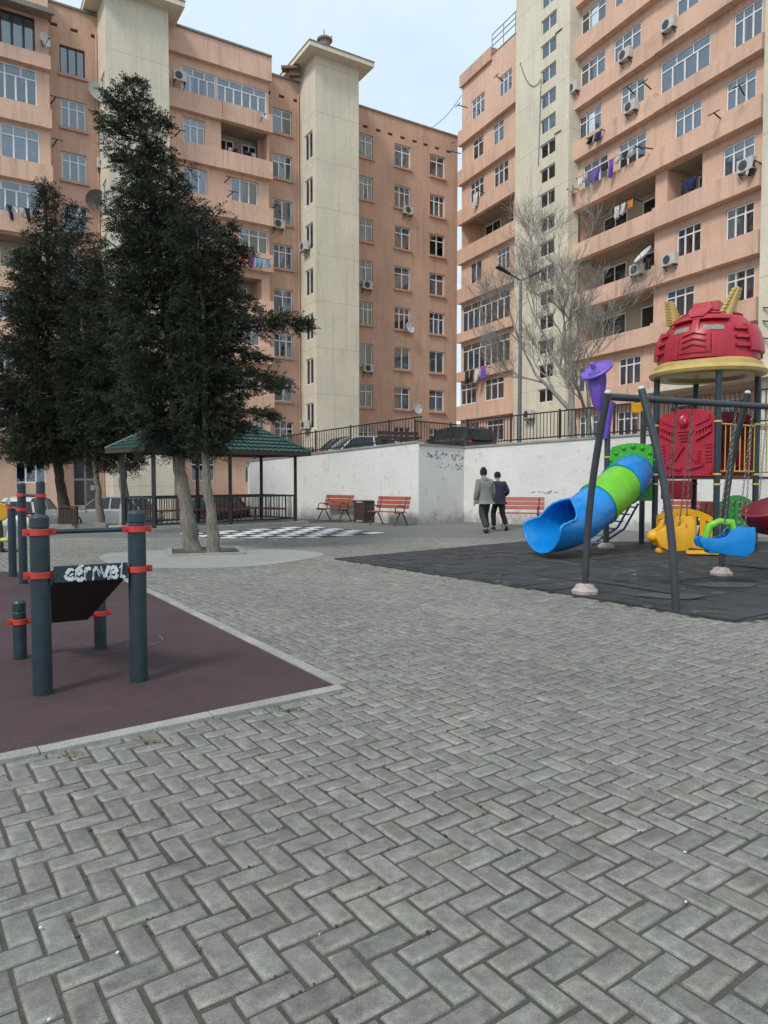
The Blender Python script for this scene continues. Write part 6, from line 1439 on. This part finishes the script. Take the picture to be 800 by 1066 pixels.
# ------------------------------------------------------------------ people
def skin(verts, edges, rad, name, mat, parent, sub=2, root=0):
    me = bpy.data.meshes.new(name + '_s'); me.from_pydata([tuple(v) for v in verts], edges, []); o = bpy.data.objects.new(name + '_s', me); COL.objects.link(o)
    o.modifiers.new('s', 'SKIN'); sv = me.skin_vertices[0].data
    for i, r in enumerate(rad): sv[i].radius = r if isinstance(r, tuple) else (r, r); sv[i].use_root = (i == root)
    m2 = o.modifiers.new('u', 'SUBSURF'); m2.levels = sub; m2.render_levels = sub
    dg = bpy.context.evaluated_depsgraph_get(); ev = o.evaluated_get(dg); nm = bpy.data.meshes.new_from_object(ev); nm.name = name
    bpy.data.objects.remove(o); nm.materials.clear(); nm.materials.append(mat); nm.shade_smooth()
    p = bpy.data.objects.new(name, nm); COL.objects.link(p); p.parent = parent; return p
def person(lb, loc, rz, H, coat, trou, hat, hood, stride, arms, shoe, tip=.035):
    """built facing +Y, x to its right; all lengths scaled by H/1.75"""
    t = thing('person', lb, 'person', loc, 'two people walking away', rz, local=True); k = H / 1.75; t.scale = (k, k, k)
    sR, sL = stride; lean = Vector((0, .05, 0))
    hip = Vector((0, 0, .95)); chest = Vector((0, .04, 1.28)); neck = Vector((0, .06, 1.48)); hd = Vector((0, .10, 1.64))
    hipR, hipL = hip + Vector((.095, 0, -.04)), hip + Vector((-.095, 0, -.04))
    kR, aR = Vector((.11, sR[0], .50)), Vector((.12, sR[1], sR[2])); kL, aL = Vector((-.11, sL[0], .50)), Vector((-.12, sL[1], sL[2]))
    shR, shL = Vector((.19, .03, 1.42)), Vector((-.19, .03, 1.42)); (eR, wR), (eL, wL) = arms; eR, wR, eL, wL = [Vector(q) for q in (eR, wR, eL, wL)]
    V = [hip, chest, neck, hd + Vector((0, 0, -.04)), hd + Vector((0, .0, .09)), shR, eR, wR, shL, eL, wL, hipR, kR, aR, hipL, kL, aL]
    E_ = [(0, 1), (1, 2), (2, 3), (3, 4), (1, 5), (5, 6), (6, 7), (1, 8), (8, 9), (9, 10), (0, 11), (11, 12), (12, 13), (0, 14), (14, 15), (15, 16)]
    Rd = [(.13, .10), (.15, .11), .055, (.078, .09), (.06, .07), .055, .04, .027, .055, .04, .027, .075, .055, .038, .075, .055, .038]
    # toes and fingers belong to the body mesh
    for a_, i0 in ((aR, 13), (aL, 16)): V.append(a_ + Vector((0, .10, -.03))); E_.append((i0, len(V) - 1)); Rd.append(.032)
    for wv_, i0, sx_ in ((wR, 7, 1), (wL, 10, -1)):
        ev_ = (wv_ - (eR if sx_ > 0 else eL)).normalized(); pm = wv_ + ev_ * .06; V.append(pm); E_.append((i0, len(V) - 1)); Rd.append((.032, .016)); pi = len(V) - 1
        fwd = Vector((0, 1, 0))
        for q, ln_ in enumerate((.075, .085, .08, .062)):
            o1 = pm + fwd * (.027 - .018 * q) + ev_ * .035; o2 = o1 + ev_ * ln_ * .6 + Vector((-sx_ * .02, 0, 0)); V += [o1, o2]; E_ += [(pi, len(V) - 2), (len(V) - 2, len(V) - 1)]; Rd += [.0095, .0075]
        o1 = wv_ + ev_ * .03 + fwd * .035; o2 = o1 + ev_ * .045 + fwd * .012; V += [o1, o2]; E_ += [(pi, len(V) - 2), (len(V) - 2, len(V) - 1)]; Rd += [.011, .009]
    skin(V, E_, Rd, 'body', m_skin, t, 2, 0)
    b = MB(); f = hd + Vector((0, .095, 0)); b.ball(f + Vector((0, .012, -.01)), .012, .02, .022, 8, 6)
    for s in (-1, 1): b.ball(hd + Vector((s * .088, -.005, -.01)), .014, .025, .034, 8, 6)
    b.build('nose_and_ears', m_skin, t, smooth=True)
    b = MB()
    for s in (-1, 1): b.ball(hd + Vector((s * .033, .088, .015)), .012, .008, .008, 8, 6)
    b.build('eyes', m_black, t, smooth=True)
    # coat
    V = [Vector((0, .0, .80)), Vector((0, .0, 1.0)), Vector((0, .03, 1.22)), Vector((0, .05, 1.42)), neck, shR, eR, wR + (wR - eR).normalized() * -.01, shL, eL, wL]
    E_ = [(0, 1), (1, 2), (2, 3), (3, 4), (3, 5), (5, 6), (6, 7), (3, 8), (8, 9), (9, 10)]
    skin(V, E_, [(.235, .19), (.225, .18), (.235, .18), (.18, .13), (.085, .09), .10, .08, .062, .10, .08, .062], 'coat', coat, t, 2, 1)
    if hood: b = MB(); b.ball(neck + Vector((0, -.075, -.03)), .13, .075, .09); b.ball(neck + Vector((0, -.02, .015)), .10, .09, .05); b.build('hood', hood, t, smooth=True)
    V = [Vector((0, 0, .92)), Vector((0, 0, .84)), hipR + Vector((.0, 0, -.08)), kR, aR + Vector((0, 0, .01)), hipL + Vector((0, 0, -.08)), kL, aL + Vector((0, 0, .01))]
    skin(V, [(0, 1), (1, 2), (2, 3), (3, 4), (1, 5), (5, 6), (6, 7)], [(.165, .13), (.165, .13), .115, .092, .074, .115, .092, .074], 'trousers', trou, t, 2, 1)
    for a_, up_z in ((aR, sR[3]), (aL, sL[3])):
        b = MB(); h_ = a_ + Vector((0, -.05, -.05)); fw_ = Vector((0, math.cos(up_z), -math.sin(up_z))); un = Vector((0, math.sin(up_z), math.cos(up_z)))
        S_ = [(0, .036, .075), (.07, .04, .085), (.14, .045, .06), (.22, .043, .045), (.27, .025, .03)]; vs = []
        for x, w_, hgt in S_:
            for (i, j) in ((-1, 0), (1, 0), (1, .6), (.6, 1), (-.6, 1), (-1, .6)): vs.append(h_ + fw_ * x + Vector((i * w_, 0, 0)) + un * (j * hgt - .03))
        fs = [(r_ * 6 + i, r_ * 6 + (i + 1) % 6, (r_ + 1) * 6 + (i + 1) % 6, (r_ + 1) * 6 + i) for r_ in range(4) for i in range(6)] + [tuple(range(6)), tuple(range(24, 30))[::-1]]
        b.add(vs, fs); b.build('shoe', shoe, t, smooth=50)
    b = MB(); b.lathe([(.100, -.02), (.104, .03), (.100, .08), (.085, .12 + tip * .3), (.05, .15 + tip), (.01, .16 + tip)], 18, hd + Vector((0, -.005, .0))); b.build('hat', hat, t, smooth=60)
    return t
cgrey = M('grey_jacket', (.20, .195, .185), .9, .12, 14, bmp=.2, bscale=30); cnavy = M('navy_jacket', (.016, .02, .042), .8, .2, 14); tdark = M('charcoal_trousers', (.035, .04, .048), .9, .15, 10); tblack = M('black_trousers', (.012, .012, .014), .9, .2, 10); hatm = M('black_knit', (.01, .01, .011), .95, .2, 40); shoem = M('black_shoe', (.012, .012, .012), .5, .2, 10)
hoodm = M('grey_hood', (.17, .17, .155), .9, .1, 14)
p = G(505, 554.0); person('person in grey hooded jacket and pointed black knit hat, walking away', (p.x, p.y, 0), R(22), 1.80, cgrey, tdark, hatm, hoodm,
    ((.18, .08, .09, .0), (-.02, -.30, .12, .5)), (((.27, .0, 1.15), (.25, .08, .90)), ((-.27, -.02, 1.14), (-.29, .06, .88))), shoem)
p = G(519, 551.5); person('person in dark navy jacket and round black cap, walking beside the grey jacket', (p.x, p.y, 0), R(14), 1.72, cnavy, tblack, hatm, None,
    ((-.05, -.34, .15, .7), (.16, .06, .09, 0)), (((.30, -.05, 1.16), (.20, .12, 1.02)), ((-.27, .0, 1.14), (-.22, .14, 1.0))), shoem, 0.0)

for o in scene.objects:
    if '_o' in o: del o['_o']
